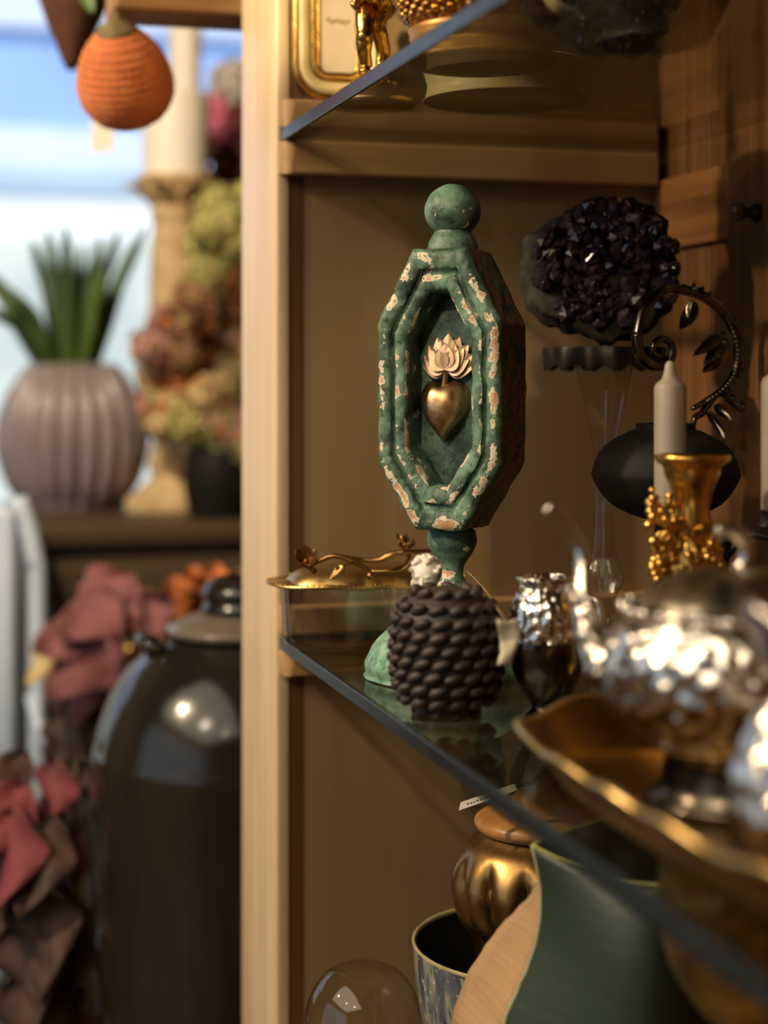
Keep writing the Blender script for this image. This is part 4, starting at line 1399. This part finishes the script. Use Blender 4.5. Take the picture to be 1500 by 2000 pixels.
mesh('gold_outer_edge', *frame_loop([(0.0015, 0.0), (0.0, -0.003), (0.0, -0.010), (0.0012, -0.0125), (0.0040, -0.0128), (0.0046, -0.011)], fw, fh, 0.033), M_GOLD, pf)
mesh('cream_moulding', *frame_loop([(0.0046, -0.0110), (0.006, -0.0125), (0.0095, -0.0130), (0.014, -0.0110), (0.0165, -0.0085), (0.017, -0.007)], fw, fh, 0.033), M_CREAM, pf)
mesh('gold_inner_edge', *frame_loop([(0.017, -0.0070), (0.0178, -0.0085), (0.0235, -0.0085), (0.0242, -0.0095), (0.0258, -0.0095), (0.0262, -0.006)], fw, fh, 0.033), M_GOLD, pf)
P = rrect(fw - 0.041, fh - 0.041, 0.0125, 6)
per = []
for (x0, z0), (x1, z1) in zip(P, P[1:] + P[:1]):
    k = max(1, int(round(math.hypot(x1 - x0, z1 - z0) / 0.0039)))
    per += [(x0 + (x1 - x0) * j / k, z0 + (z1 - z0) * j / k) for j in range(k)]
for x, z in per:
    mesh('bead', *ball((x, -0.0095, z + 0.0205), 0.0019, 8, 6), M_GOLD, pf)
mesh('backing', *plate(rrect(fw - 0.003, fh - 0.003, 0.032), -0.001, 0.0015), W_DARK, pf, False)
pr = mesh('printed_sheet', *plate(rrect(fw - 0.05, fh - 0.05, 0.008), -0.0062, 0.0004), M_PRINT, pf, False)
pr.location = (0, 0, 0.025)


def text_obj(body, size, loc, parent, mat, shear=0.3):
    cu = bpy.data.curves.new('lettering', 'FONT')
    cu.body = body
    cu.size = size
    cu.shear = shear
    cu.align_x = 'CENTER'
    cu.materials.append(mat)
    o = bpy.data.objects.new('lettering', cu)
    COL.objects.link(o)
    o.parent = parent
    o.location = loc
    o.rotation_euler = (pi / 2, 0, 0)
    dg = bpy.context.evaluated_depsgraph_get()
    dg.update()
    me = bpy.data.meshes.new_from_object(o.evaluated_get(dg))
    bpy.data.objects.remove(o)
    o = bpy.data.objects.new('lettering', me)
    COL.objects.link(o)
    o.parent = parent
    o.location = loc
    o.rotation_euler = (pi / 2, 0, 0)
    return o


M_FADED = plain('faded_ink', S(158, 132, 100), None, 0.8)
text_obj('Baroque', 0.0068, (0.0, -0.0066, CAMZ - (34 - HORIZON) / FPX * 1.545 - FZ - 0.0265), pr, M_FADED)
V = [Vector((x, -0.0066, z)) for x, z in ((-0.007, 0.047), (0.0, 0.0510), (0.009, 0.047), (0.008, 0.0455), (0.0, 0.0490), (-0.006, 0.0455))]
mesh('flourish', V, [(0, 1, 4, 5), (1, 2, 3, 4)], plain('faded_gold_ink', S(186, 158, 96), None, 0.7), pr, False)

# gold statuette
st = col_at(727, 1.43, UT + 0.0002)
sta = thing('gold_statuette', 'gold figure standing on a stepped round base, seen from the legs', 'statuette', st)
mesh('stepped_base', *lathe([(0, 0.0003), (0.0370, 0.0003), (0.0375, 0.004), (0.0355, 0.0065), (0.034, 0.0075), (0.0330, 0.0105), (0.0305, 0.012), (0.0290, 0.0145), (0.0255, 0.0160), (0.020, 0.019), (0, 0.0195)], 56), plain('pale_gold', S(226, 196, 140), S(206, 170, 106), 0.28, 0.9, 40), sta)
K = lambda px, py, d=1.43: at(px, py, d) - st
parts = [tube([K(716, 132, 1.425), K(712, 110, 1.42), K(711, 84, 1.415), K(712, 68, 1.415), K(713, 40, 1.418), K(716, 0, 1.425), K(724, -40)], [0.0056, 0.0060, 0.0074, 0.0074, 0.0086, 0.0100, 0.011], 14, 4),
         tube([K(746, 128, 1.44), K(748, 100, 1.44), K(742, 70, 1.432), K(736, 50, 1.428), K(741, 20, 1.43), K(744, -10, 1.432), K(734, -45)], [0.0056, 0.0064, 0.0072, 0.0074, 0.0090, 0.0102, 0.011], 14, 4),
         ball(K(710, 72, 1.411), 0.0055, 12, 8), ball(K(712, 140, 1.42), (0.0062, 0.0085, 0.004), 12, 8), ball(K(748, 134, 1.435), (0.0062, 0.0085, 0.004), 12, 8),
         tube([K(730, -30), K(731, -70), K(730, -110), K(730, -140)], [0.015, 0.0135, 0.0165, 0.009], 16, 4),
         tube([K(730, -135), K(730, -160)], [0.006, 0.0055], 12), ball(K(729, -182), (0.0095, 0.0105, 0.0118), 16, 12), ball(K(728, -184, 1.421), (0.002, 0.003, 0.003), 8, 6),
         tube([K(712, -128), K(694, -100), K(700, -62, 1.42), K(716, -50, 1.412)], [0.0058, 0.005, 0.0042, 0.0034], 10, 4),
         tube([K(748, -128), K(768, -100), K(760, -62, 1.42), K(742, -46, 1.412)], [0.0058, 0.005, 0.0042, 0.0034], 10, 4)]
for k in range(4):
    parts.append(tube([K(716 + 3 * k, -50 + 2 * k, 1.412), K(724 + 3 * k, -46 + 3 * k, 1.408)], [0.0014, 0.001], 6))
    parts.append(tube([K(742 - 3 * k, -46 + 2 * k, 1.412), K(734 - 3 * k, -42 + 3 * k, 1.408)], [0.0014, 0.001], 6))
remesh('figure', parts, 0.0011, M_GOLD, sta, 2, disp=lambda p: 0.0005 * nz(p, 160))
parts = [tube([K(690, 8, 1.418), K(702, -6, 1.41), K(724, -12, 1.405), K(752, 0, 1.41), K(758, 18, 1.43), K(750, 40, 1.45)], [0.003, 0.0058, 0.007, 0.0074, 0.0062, 0.002], 10, 4), tube([K(696, -4, 1.415), K(694, 10, 1.412), K(704, 22, 1.412)], [0.004, 0.0036, 0.001], 8, 4)]
remesh('drapery', parts, 0.0011, M_GOLD, sta, 1, disp=lambda p: 0.0010 * sin(p.x * 900 + p.z * 700))
rocks = []
rg = random.Random(4)
for k in range(16):
    a = 2 * pi * k / 16
    rocks.append(ball((0.019 * cos(a) * rg.uniform(0.3, 1), 0.019 * sin(a) * rg.uniform(0.3, 1), 0.0195), (rg.uniform(0.005, 0.008), rg.uniform(0.005, 0.008), rg.uniform(0.003, 0.0065)), 10, 7))
remesh('rocky_ground', rocks, 0.0011, M_GOLD, sta, 1)

# gilded cone on a plinth, cream dish, dark vase
gb_ = col_at(940, 1.235, UT + 0.0002)
gbu = thing('gold_acorn', 'gold scaly acorn ornament on a round pedestal above the glass edge', 'ornament', gb_)
mesh('pedestal', *lathe([(0, 0.0003), (0.0535, 0.0003), (0.0545, 0.004), (0.052, 0.009), (0.0495, 0.013), (0.052, 0.017), (0.0525, 0.022), (0.049, 0.0275), (0, 0.028)], 64, None, 2), plain('gilt_pedestal', S(178, 134, 66), S(150, 108, 50), 0.4, 0.5, 40), gbu)
mesh('core', *lathe([(0.046, 0.0275), (0.0555, 0.036), (0.060, 0.052), (0.058, 0.072), (0.046, 0.094), (0.026, 0.112), (0, 0.122)], 56, None, 4), M_ACORN, gbu)
prof = curve_pts([(0.047, 0.029), (0.0555, 0.036), (0.060, 0.052), (0.058, 0.072), (0.046, 0.094), (0.026, 0.112)], 4)
cnt = 0
for i, (r, z) in enumerate(prof[:14]):
    n = 26 if r > 0.05 else 20
    for k in range(n):
        a = 2 * pi * k / n + (i % 2) * pi / n
        if sin(a) > 0.55:
            continue
        cnt += 1
        if cnt > 290:
            break
        mesh('scale', *ball((r * cos(a), r * sin(a), z), (0.0046, 0.0046, 0.0036), 7, 5), M_ACORN, gbu)

cd_ = col_at(985, 1.405, UT + 0.0002)
crd = thing('cream_dish', 'shallow cream dish on the upper shelf behind the gold acorn', 'dish', cd_)
mesh('dish_bowl', *lathe([(0, 0.0003), (0.063, 0.0003), (0.066, 0.003), (0.064, 0.014), (0.069, 0.030), (0.067, 0.030), (0.061, 0.014), (0.055, 0.006), (0, 0.005)], 64, None, 2), M_CREAM, crd)

dv = col_at(1275, 1.16, UT + 0.0002)
dvs = thing('dark_vase', 'big dark bronze vase high at the right on the upper shelf', 'vase', dv)
mesh('body', *lathe([(0, 0.0003), (0.036, 0.0003), (0.040, 0.005), (0.052, 0.03), (0.066, 0.07), (0.070, 0.11), (0.062, 0.15), (0.04, 0.18), (0.034, 0.2), (0.04, 0.215), (0.036, 0.215), (0.030, 0.198), (0.03, 0.18), (0, 0.17)], 64, None, 4), M_DVASE, dvs)
mesh('leaf_strap', *tube([at(1172, 62, 1.118) - dv, at(1120, 30, 1.105) - dv, at(1080, 5, 1.10) - dv, at(1060, -60, 1.11) - dv, at(1100, -170, 1.14) - dv], [0.003, 0.0065, 0.008, 0.008, 0.004], 10, 5, 0.35), M_CREAM, dvs, label='pale cream strap handle')

# ------------------------------------------------------------------ the shop behind, left of the post
DT = 1.0215
dr = thing('dark_dresser', 'dark wooden dresser under the fluted pot and plaster column', 'dresser', (0.47, 2.86, 0))
DX0, DX1, DY0, DY1 = 0.175, 0.765, 2.60, 3.16
mesh('top_board', *xf(box(DX0 - 0.012, DX1, DY0 - 0.015, DY1, DT - 0.03, DT, 0.004), (-0.47, -2.86, 0)), M_DRESSER, dr, False)
mesh('carcass', *xf(box(DX0, DX1, DY0 + 0.004, DY1, 0.06, DT - 0.0305), (-0.47, -2.86, 0)), M_DRESSER, dr, False)
for i in range(3):
    z1 = DT - 0.06 - i * 0.29
    d_ = mesh('drawer', *xf(box(DX0 + 0.03, DX1 - 0.03, DY0 - 0.008, DY0 + 0.003, z1 - 0.26, z1, 0.003), (-0.47, -2.86, 0)), M_DRESSER, dr, False)
    for kx in (DX0 + 0.15, DX1 - 0.15):
        mesh('knob', *ball((kx - 0.47, DY0 - 0.018 - 2.86, z1 - 0.13), 0.012, 12, 8), M_BRASS, d_)
for lx in (DX0 + 0.03, DX1 - 0.03):
    for ly in (DY0 + 0.04, DY1 - 0.03):
        mesh('leg', *xf(box(lx - 0.02, lx + 0.02, ly - 0.02, ly + 0.02, 0, 0.06), (-0.47, -2.86, 0)), M_DRESSER, dr, False)

pp = col_at(143, 2.90, DT + 0.0003)
pz = lambda y: CAMZ - (y - HORIZON) / FPX * 2.9 - DT
fp = thing('fluted_pot', 'round lilac grey fluted plant pot on the dark dresser', 'plant pot', pp)
mesh('fluted_body', *lathe([(0, 0.0004), (0.075, 0.0004), (0.085, 0.006), (0.112, 0.04), (0.129, 0.09), (0.132, 0.13), (0.124, 0.17), (0.105, 0.21), (0.082, 0.24), (0.072, pz(712)), (0.066, pz(712)), (0.072, 0.23), (0.07, 0.21), (0, 0.21)], 176, lambda a, z, r: (r * (1 - 0.15 * (1 - abs(cos(11 * a)) ** 0.55) * (1 if 0.01 < z < 0.245 else 0)), z), 3), M_POT, fp)
ag = thing('agave', 'green agave with stiff upright leaves growing in the fluted pot', 'plant', (pp.x, pp.y, pp.z + 0.2108))
mesh('soil', *lathe([(0, 0.0), (0.066, 0.0), (0.06, 0.012), (0, 0.014)], 24), M_DARKLEAF, ag)
base = Vector((pp.x, pp.y, pp.z + 0.2108))
for (px, py, dd) in ((-60, 500, 0.05), (-30, 600, -0.08), (62, 470, 0.06), (92, 448, -0.02), (128, 440, -0.06), (196, 462, -0.03), (232, 448, 0.06), (286, 440, 0.02), (160, 480, 0.08), (12, 560, -0.05), (210, 520, -0.09), (105, 520, 0.1)):
    tip = at(px, py, 2.9 + dd) - base
    ro = Vector((tip.x * 0.22, tip.y * 0.22, 0.01))
    mid = ro.lerp(tip, 0.5) + Vector((0, 0, 0.03))
    mesh('leaf', *tube([ro, ro.lerp(mid, 0.6), mid, mid.lerp(tip, 0.6), tip], [0.024, 0.036, 0.033, 0.026, 0.007], 8, 4, 0.36), M_AGAVE, ag)

cp_ = col_at(342, 2.85, DT + 0.0003)
qz = lambda y: CAMZ - (y - HORIZON) / FPX * 2.85 - DT
pc_ = thing('plaster_column', 'weathered cream plaster column candlestick on the dresser', 'candlestick', cp_)
mesh('square_base', *xf(box(-0.073, 0.073, -0.073, 0.073, 0.0004, qz(965), 0.004), (0, 0, 0), (0, 0, -TH)), M_STONE, pc_, True, 40)
mesh('shaft', *lathe([(0.066, qz(966)), (0.062, qz(955)), (0.045, qz(938)), (0.040, qz(925)), (0.046, qz(910)), (0.041, qz(880)), (0.036, qz(840)), (0.040, qz(700)), (0.043, qz(600)), (0.041, qz(500)), (0.037, qz(440)), (0.041, qz(425)), (0.041, qz(412)), (0.036, qz(402))], 40, None, 3), M_STONE, pc_)
mesh('capital', *lathe([(0.036, qz(404)), (0.048, qz(392)), (0.056, qz(374)), (0.062, qz(358)), (0.064, qz(346)), (0.0, qz(346))], 48, lambda a, z, r: (r * (1 + 0.06 * sin(12 * a) * sin(z * 120)), z), 2), M_STONE, pc_)
for k in range(8):
    a = 2 * pi * k / 8 + 0.3
    M = Matrix.Translation((0.042 * cos(a), 0.042 * sin(a), qz(402))) @ Matrix.Rotation(a, 4, 'Z') @ Matrix.Rotation(radians(-62), 4, 'Y')
    mesh('acanthus_leaf', *xm(leaf(0.058, 0.018, 0.5, 0.2, th=0.003), M), M_STONE, pc_)


def pillar(label, base, top, r):
    t = thing('pillar_candle', label, 'candle', base)
    h = top - base.z
    mesh('wax', *lathe([(0, 0.0004), (r * 0.93, 0.0004), (r, h - 0.01), (r * 0.97, h - 0.001), (r * 0.9, h), (r * 0.8, h - 0.006), (0, h - 0.008)], 40), M_IVORY, t, True, 50)
    mesh('wick', *tube([(0, 0, h - 0.008), (0.002, 0, h + 0.008)], 0.0015, 6), M_WICK, t)
    return t


pillar('wide ivory pillar candle on top of the plaster column', Vector((cp_.x, cp_.y, DT + qz(345.5))), DT + qz(182), 0.0575)
c3 = col_at(362, 3.06, DT + 0.0003)
q3 = lambda y: CAMZ - (y - HORIZON) / FPX * 3.06
h3 = thing('tall_candle_stand', 'slim pale stand behind the plaster column holding a candle', 'candle stand', c3)
mesh('pole', *lathe([(0, 0.0004), (0.034, 0.0004), (0.034, 0.008), (0.012, 0.02), (0.01, q3(200) - DT - 0.03), (0.03, q3(190) - DT), (0.034, q3(186) - DT), (0, q3(186) - DT)], 28), M_STONE, h3)
pillar('slender ivory candle rising behind the wider pillar candle', Vector((c3.x, c3.y, q3(185.6))), q3(42), 0.030)


def petal_head(r, n, size, seed):
    rg = random.Random(seed)
    parts = [ball((0, 0, 0), r * 0.72, 10, 7)]
    for k in range(n):
        z = 1 - 2 * (k + 0.5) / n
        a = k * 2.39996
        q = Vector((sqrt(1 - z * z) * cos(a), sqrt(1 - z * z) * sin(a), z))
        q = (q + Vector((rg.uniform(-1, 1), rg.uniform(-1, 1), rg.uniform(-1, 1))) * 0.25).normalized()
        s = size * rg.uniform(0.7, 1.25)
        t = q.orthogonal().normalized()
        t = Matrix.Rotation(rg.random() * 6.28, 3, q) @ t
        b = q.cross(t)
        c = q * r * rg.uniform(0.78, 1.0)
        V = [c - t * s, c + b * s * 0.8 + q * s * 0.35, c + t * s, c - b * s * 0.8 + q * s * 0.35, c - q * s * 0.5]
        parts.append((V, [(0, 1, 2), (0, 2, 3), (0, 4, 1), (1, 4, 2), (2, 4, 3), (3, 4, 0)]))
    return join(*parts)


hb = col_at(428, 2.735, DT + 0.0003)
hz2 = lambda y: CAMZ - (y - HORIZON) / FPX * 2.735 - hb.z
hy = thing('dried_hydrangea_bouquet', 'tall bouquet of dried hydrangeas, green on top and rust below', 'bouquet', hb)
mesh('dark_vase', *lathe([(0, 0.0004), (0.045, 0.0004), (0.05, 0.01), (0.058, 0.06), (0.05, 0.1), (0.04, 0.11), (0, 0.11)], 32, None, 3), M_BLACK, hy)
mesh('stem', *tube([(0, 0, 0.1), (0, 0, 0.3), (0.005, 0.0, hz2(430))], 0.008, 8, 3), M_STEM, hy)
HEADS = []
rg = random.Random(21)
for row, (py, x0, n, mains) in enumerate(((400, 430, 2, (0, 0)), (445, 408, 3, (0, 0, 0)), (495, 400, 3, (0, 0, 0)), (540, 402, 3, (0, 0, 2)), (590, 375, 4, (3, 3, 2, 2)), (635, 325, 5, (4, 3, 2, 2, 1)),
                                          (685, 305, 5, (4, 3, 2, 3, 1)), (735, 298, 5, (1, 2, 3, 1, 5)), (780, 305, 5, (2, 1, 1, 5, 3)), (825, 325, 4, (1, 0, 5, 4)), (870, 385, 3, (1, 0, 5)), (915, 400, 3, (5, 3, 2)))):
    for k in range(n):
        HEADS.append((x0 + (485 - x0) * k / max(1, n - 1) + rg.uniform(-8, 8), py + rg.uniform(-10, 10), rg.uniform(0.031, 0.040), mains[k]))
for i, (px, py, r, ci) in enumerate(HEADS):
    d = 2.735 + rg.uniform(-0.05, 0.06)
    hd = mesh('flower_head', *petal_head(r, 80, 0.0105, i), None, hy, False, loc=at(px, py, d) - hb)
    order = [ci] + [m for m in ((0, 5, 1) if ci == 0 else (1, 3, 4, 2, 5))]
    for m in order:
        hd.data.materials.append(M_HG[m])
    pick = []
    n0 = len(hd.data.polygons) - 80 * 6
    cur = {}
    for f in range(len(hd.data.polygons)):
        g = (f - n0) // 6 if f >= n0 else -1
        if g not in cur:
            cur[g] = 0 if rg.random() < 0.55 else rg.randrange(len(order))
        pick.append(cur[g])
    hd.data.polygons.foreach_set('material_index', pick)

tf = col_at(450, 3.03, DT + 0.0003)
tfl = thing('silk_flower_spray', 'tall spray of pink and maroon silk flowers behind the ivory candle', 'flowers', tf)
mesh('glass_vase', *lathe([(0, 0.0004), (0.04, 0.0004), (0.042, 0.2), (0.038, 0.2), (0.036, 0.006), (0, 0.006)], 28), M_CLEAR, tfl)
for i, (px, py, r, m) in enumerate(((418, 262, 0.040, M_PINK), (425, 215, 0.032, M_PINK), (458, 165, 0.046, M_GREYW), (470, 250, 0.046, M_MAROON), (450, 325, 0.05, M_MAROON), (478, 330, 0.05, M_MAROON), (440, 380, 0.04, M_MAROON))):
    q = at(px, py, 3.03) - tf
    hd = mesh('flower_head', *petal_head(r, 60, 0.016, 50 + i), m, tfl, False, loc=q)
    mesh('stem', *tube([Vector((0, 0, 0)), Vector((-q.x * 0.6, -q.y * 0.6, -q.z * 0.5)), Vector((-q.x * 0.94, -q.y * 0.94, -q.z + 0.02))], 0.003, 6, 4), M_STEM, hd)

# hanging things at the top left
BMZ = CAMZ - (34 - HORIZON) / FPX * 1.78
bm_ = struct('trim_1', *box(0.204, RX1 - 0.001, 1.745, 1.83, BMZ, BMZ + 0.07, 0.004), M_BEAM)
oc = at(243, 152, 1.785)
og = thing('crochet_gourd', 'orange crocheted gourd hanging under the wooden beam', 'ornament', (oc.x, oc.y, oc.z))
rr_ = Matrix.Rotation(radians(-14), 4, 'Y') @ Matrix.Rotation(radians(28), 4, 'X')


def yarn(a, z, r):
    return r * (1 + 0.022 * sin(z * 820) + 0.012 * sin(38 * a)), z


gprof = [(r * 0.775, z * 0.775) for r, z in [(0, -0.073), (0.02, -0.070), (0.044, -0.058), (0.060, -0.037), (0.0655, -0.014), (0.0625, 0.010), (0.053, 0.036), (0.039, 0.056), (0.024, 0.067), (0, 0.070)]]
mesh('crochet_body', *xm(lathe(gprof, 114, yarn, 10), rr_), M_YARN, og)
mesh('cap', *xm(lathe([(0.020, 0.0465), (0.0215, 0.053), (0.014, 0.059), (0.006, 0.064), (0, 0.065)], 24, None, 3), rr_), M_CAP, og)
top = rr_ @ Vector((0, 0, 0.064))
mesh('hanging_loop', *tube([top, top + Vector((0.004, 0, 0.006)), Vector((max(top.x, 0.0) + 0.006, 0.0, BMZ - oc.z + 0.001))], 0.002, 6, 4), M_STRING, og)
wt = at(200, 258, 2.35)
wtg = thing('hanging_card', 'small white card hanging below the orange gourd', 'tag', wt)
mesh('card', *xf(box(-0.016, 0.016, -0.0006, 0.0006, -0.028, 0.028), (0, 0, 0), (0, 0, -TH)), M_CARD, wtg, False)
mesh('thread', *tube([Vector((0, 0, 0.027)), Vector((0.002, 0.0, 0.2)), Vector((0, 0, RZ - wt.z))], 0.0008, 5, 4), M_STRING, wtg)
cn = at(139, 138, 2.1)
con = thing('hanging_cone', 'dark brown pointed cone planter hanging at the top left', 'planter', cn)
mesh('cone_body', *xf(lathe([(0, 0), (0.006, 0.001), (0.011, 0.010), (0.034, 0.062), (0.062, 0.135), (0.082, 0.20), (0.086, 0.212), (0.082, 0.212), (0.055, 0.135), (0, 0.05)], 40), (0, 0, 0), (0, radians(2), 0)), M_CONE, con)
for k in range(7):
    a = 2 * pi * k / 7
    M = Matrix.Translation((0.05 * cos(a) + 0.008, 0.05 * sin(a), 0.2)) @ Matrix.Rotation(a, 4, 'Z') @ Matrix.Rotation(radians(-30), 4, 'Y')
    mesh('leaf', *xm(leaf(0.09, 0.022, 1.2, 0.2), M), M_AGAVE, con)
lfm = Matrix.Translation(at(150, -40, 2.035) - cn) @ Matrix.Rotation(-TH, 4, 'Z') @ Matrix.Rotation(radians(60), 4, 'Y') @ Matrix.Rotation(radians(-70), 4, 'X')
mesh('leaf', *xm(leaf(0.05, 0.012, 0.2, 0.2), lfm), M_AGAVE, con)
mesh('cord', *join(tube([Vector((0.08, 0, 0.21)), Vector((0.007, 0, 0.5)), Vector((0.007, 0, RZ - cn.z))], 0.002, 6), tube([Vector((-0.066, 0, 0.212)), Vector((0.007, 0, 0.5))], 0.002, 6)), M_STRING, con)

# big glazed floor jar
jr = col_at(486, 1.96, 0.0004)
jy = lambda y: CAMZ - (y - HORIZON) / FPX * 1.96
JK = 1.96 / 2.1
jar = thing('glazed_floor_jar', 'tall black glazed floor jar with ringed neck next to the cabinet post', 'jar', jr)
mesh('body', *lathe([(r * JK, z) for r, z in [(0, 0), (0.13, 0.0), (0.135, 0.01), (0.155, 0.2), (0.178, 0.42), (0.192, 0.62), (0.1945, jy(1500)), (0.190, jy(1440)), (0.178, jy(1375)), (0.155, jy(1310)), (0.125, jy(1265)), (0.098, jy(1243)), (0.07, jy(1236))]], 72, lambda a, z, r: (r + 0.0012 * nz((cos(a), sin(a), z * 4), 3.0), z), 5), M_JAR, jar)
mesh('collar', *lathe([(r * JK, z) for r, z in [(0.07, jy(1243)), (0.096, jy(1238)), (0.103, jy(1226)), (0.098, jy(1216)), (0.078, jy(1203)), (0.06, jy(1196)), (0.052, jy(1194))]], 56, None, 2), M_JARC, jar)
mesh('ringed_neck', *lathe([(r * JK, z) for r, z in [(0.054, jy(1198)), (0.0585, jy(1192)), (0.0585, jy(1180)), (0.055, jy(1176)), (0.0545, jy(1172)), (0.0585, jy(1168)), (0.0585, jy(1152)), (0.055, jy(1142)), (0.046, jy(1130)), (0.040, jy(1128)), (0.038, jy(1160)), (0, jy(1190))]], 48), M_JAR, jar, True, 60)
for a in (pi + 0.3 - TH, pi * 1.5 + 0.25, 0.3, pi * 0.5):
    b = Vector((cos(a), sin(a), 0))
    t = Vector((-sin(a), cos(a), 0))
    mesh('lug', *tube([b * JK * 0.112 - t * 0.03 + Vector((0, 0, jy(1256))), b * JK * 0.130 - t * 0.022 + Vector((0, 0, jy(1246))), b * JK * 0.132 + Vector((0, 0, jy(1242))), b * JK * 0.130 + t * 0.022 + Vector((0, 0, jy(1246))), b * JK * 0.112 + t * 0.03 + Vector((0, 0, jy(1256)))], 0.0085, 9, 4), M_JAR, jar, loc=None)


# cloth leaves and dried plants round the jar
def leaf_plant(name, label, cat, rootp, items, stem_r=0.005):
    t = thing(name, label, cat, rootp)
    n = 0
    for (px, py, d, L, W, az, el, ro, m) in items:
        q = at(px, py, d) - rootp
        M = Matrix.Translation(q) @ Matrix.Rotation(-TH, 4, 'Z') @ Matrix.Rotation(radians(az), 4, 'Y') @ Matrix.Rotation(radians(el), 4, 'Z') @ Matrix.Rotation(radians(ro), 4, 'X')
        lf = mesh('leaf', *xm(leaf(L, W, 0.45, 0.12, 14, wave=0.36, th=0.0012, side=4), M), m, t)
        if n % 2 == 0:
            mesh('stem', *tube([q, q * 0.6 + Vector((0, 0, -0.03)), Vector((0, 0, 0.02)) + q * 0.05], [stem_r * 0.5, stem_r * 0.8, stem_r], 6, 4), M_STEM, lf)
        n += 1
    return t


# angles: az turns the leaf in the picture plane (0 = to the right, 90 = down), el turns it towards/away, ro rolls its face
p0 = col_at(225, 2.42, 0.0004)
mv = leaf_plant('mauve_leaf_plant', 'tall plant of dusky mauve cloth leaves behind the glazed jar', 'plant', p0, [
    (262, 1120, 2.38, 0.13, 0.062, 128, 0, -70, M_MAUVE), (240, 1170, 2.36, 0.13, 0.066, 135, 10, -62, M_MAUVE), (205, 1235, 2.35, 0.12, 0.055, 120, -10, -75, M_MAUVE),
    (270, 1150, 2.37, 0.09, 0.04, 60, 0, -70, M_MAUVE), (170, 1280, 2.36, 0.09, 0.045, 80, 0, -65, M_MAUVE), (225, 1300, 2.38, 0.12, 0.05, 100, 0, -80, M_DARKLEAF), (180, 1340, 2.38, 0.12, 0.05, 110, 0, -80, M_DARKLEAF),
    (120, 1380, 2.36, 0.10, 0.045, 70, 0, -75, M_DARKLEAF), (165, 1420, 2.40, 0.13, 0.05, 85, 0, -80, M_DARKLEAF), (90, 1260, 2.42, 0.06, 0.02, 100, 0, -70, M_HG[1])])
p1 = col_at(70, 1.96, 0.0004)
rd = leaf_plant('crimson_leaf_plant', 'crimson and brown cloth leaf plant low at the left edge', 'plant', p1, [
    (115, 1480, 1.98, 0.085, 0.034, 92, 0, -60, M_RED), (60, 1530, 1.95, 0.11, 0.042, 120, 0, -68, M_RED), (30, 1570, 1.93, 0.12, 0.045, 85, 0, -60, M_RED), (118, 1540, 1.98, 0.07, 0.022, 110, 0, -60, M_DARKLEAF), (158, 1620, 1.99, 0.085, 0.020, 92, 0, -60, M_RED), (108, 1590, 1.93, 0.11, 0.036, 96, 0, -70, M_DARKLEAF),
    (10, 1640, 1.94, 0.08, 0.03, 80, 0, -60, M_RED), (60, 1720, 1.92, 0.12, 0.05, 70, 0, -75, M_DARKLEAF), (130, 1740, 1.97, 0.12, 0.05, 80, 0, -75, M_DARKLEAF), (20, 1800, 1.92, 0.12, 0.05, 60, 0, -70, M_DARKLEAF), (100, 1840, 1.95, 0.13, 0.05, 95, 0, -75, M_DARKLEAF),
    (40, 1900, 1.92, 0.12, 0.05, 75, 0, -75, M_DARKLEAF), (130, 1920, 1.96, 0.12, 0.04, 90, 0, -70, M_RED), (0, 1720, 1.98, 0.1, 0.05, 90, 0, -80, M_DARKLEAF), (150, 1480, 2.02, 0.1, 0.03, 50, 0, -75, M_DARKLEAF), (60, 1470, 2.03, 0.10, 0.03, 130, 0, -75, M_DARKLEAF)])
p2 = col_at(395, 2.42, 0.0004)
orp = leaf_plant('dried_orange_plant', 'dried orange leaf plant peeping out behind the jar neck', 'plant', p2, [
    (318, 1185, 2.42, 0.08, 0.034, -30, 0, -65, M_HG[2]), (345, 1165, 2.43, 0.09, 0.036, -25, 0, -60, M_HG[2]), (310, 1200, 2.41, 0.07, 0.03, 60, 0, -65, M_HG[2]), (372, 1140, 2.42, 0.09, 0.032, -4, 0, -60, M_HG[2]), (350, 1195, 2.44, 0.08, 0.032, 20, 0, -70, M_HG[3]), (420, 1135, 2.44, 0.08, 0.03, 15, 0, -65, M_HG[4])])

# white folding chair at the left edge
wc = col_at(0, 2.45, 0.0004)
wch = thing('white_folding_chair', 'glossy white folding chair catching blue daylight at the left edge', 'chair', wc, -TH)
cz2 = lambda y: CAMZ - (y - HORIZON) / FPX * 2.45 - 0.0004
cx2 = lambda px: (px - 0) / FPX * 2.45
mesh('backrest', *box(-0.2, cx2(30), -0.012, 0.012, cz2(1500), cz2(990), 0.01, 3), M_CHAIR, wch, True, 40)
mesh('back_post', *tube([(cx2(30), 0.02, cz2(975)), (cx2(62), 0.02, cz2(1090)), (cx2(66), 0.025, cz2(1260)), (cx2(60), 0.03, 0.0005)], 0.014, 10, 5), M_CHAIR, wch)
mesh('back_post', *tube([(-0.22, 0.02, cz2(975)), (-0.235, 0.02, cz2(1090)), (-0.235, 0.025, cz2(1260)), (-0.235, 0.03, 0.0005)], 0.014, 10, 5), M_CHAIR, wch)
mesh('seat', *box(-0.23, cx2(62), -0.38, -0.01, 0.43, 0.45, 0.008), M_CHAIR, wch, True, 40)
for x in (-0.21, cx2(50)):
    mesh('front_leg', *tube([(x, -0.36, 0.43), (x, -0.37, 0.2), (x, -0.38, 0.0005)], 0.012, 8), M_CHAIR, wch)
mesh('brace', *tube([(cx2(58), 0.02, cz2(1365)), (cx2(96), -0.03, cz2(1450))], 0.012, 8), M_CHAIR, wch)
mesh('brace', *tube([(cx2(62), 0.02, cz2(1490)), (cx2(-10), -0.03, cz2(1580))], 0.011, 8), M_CHAIR, wch)
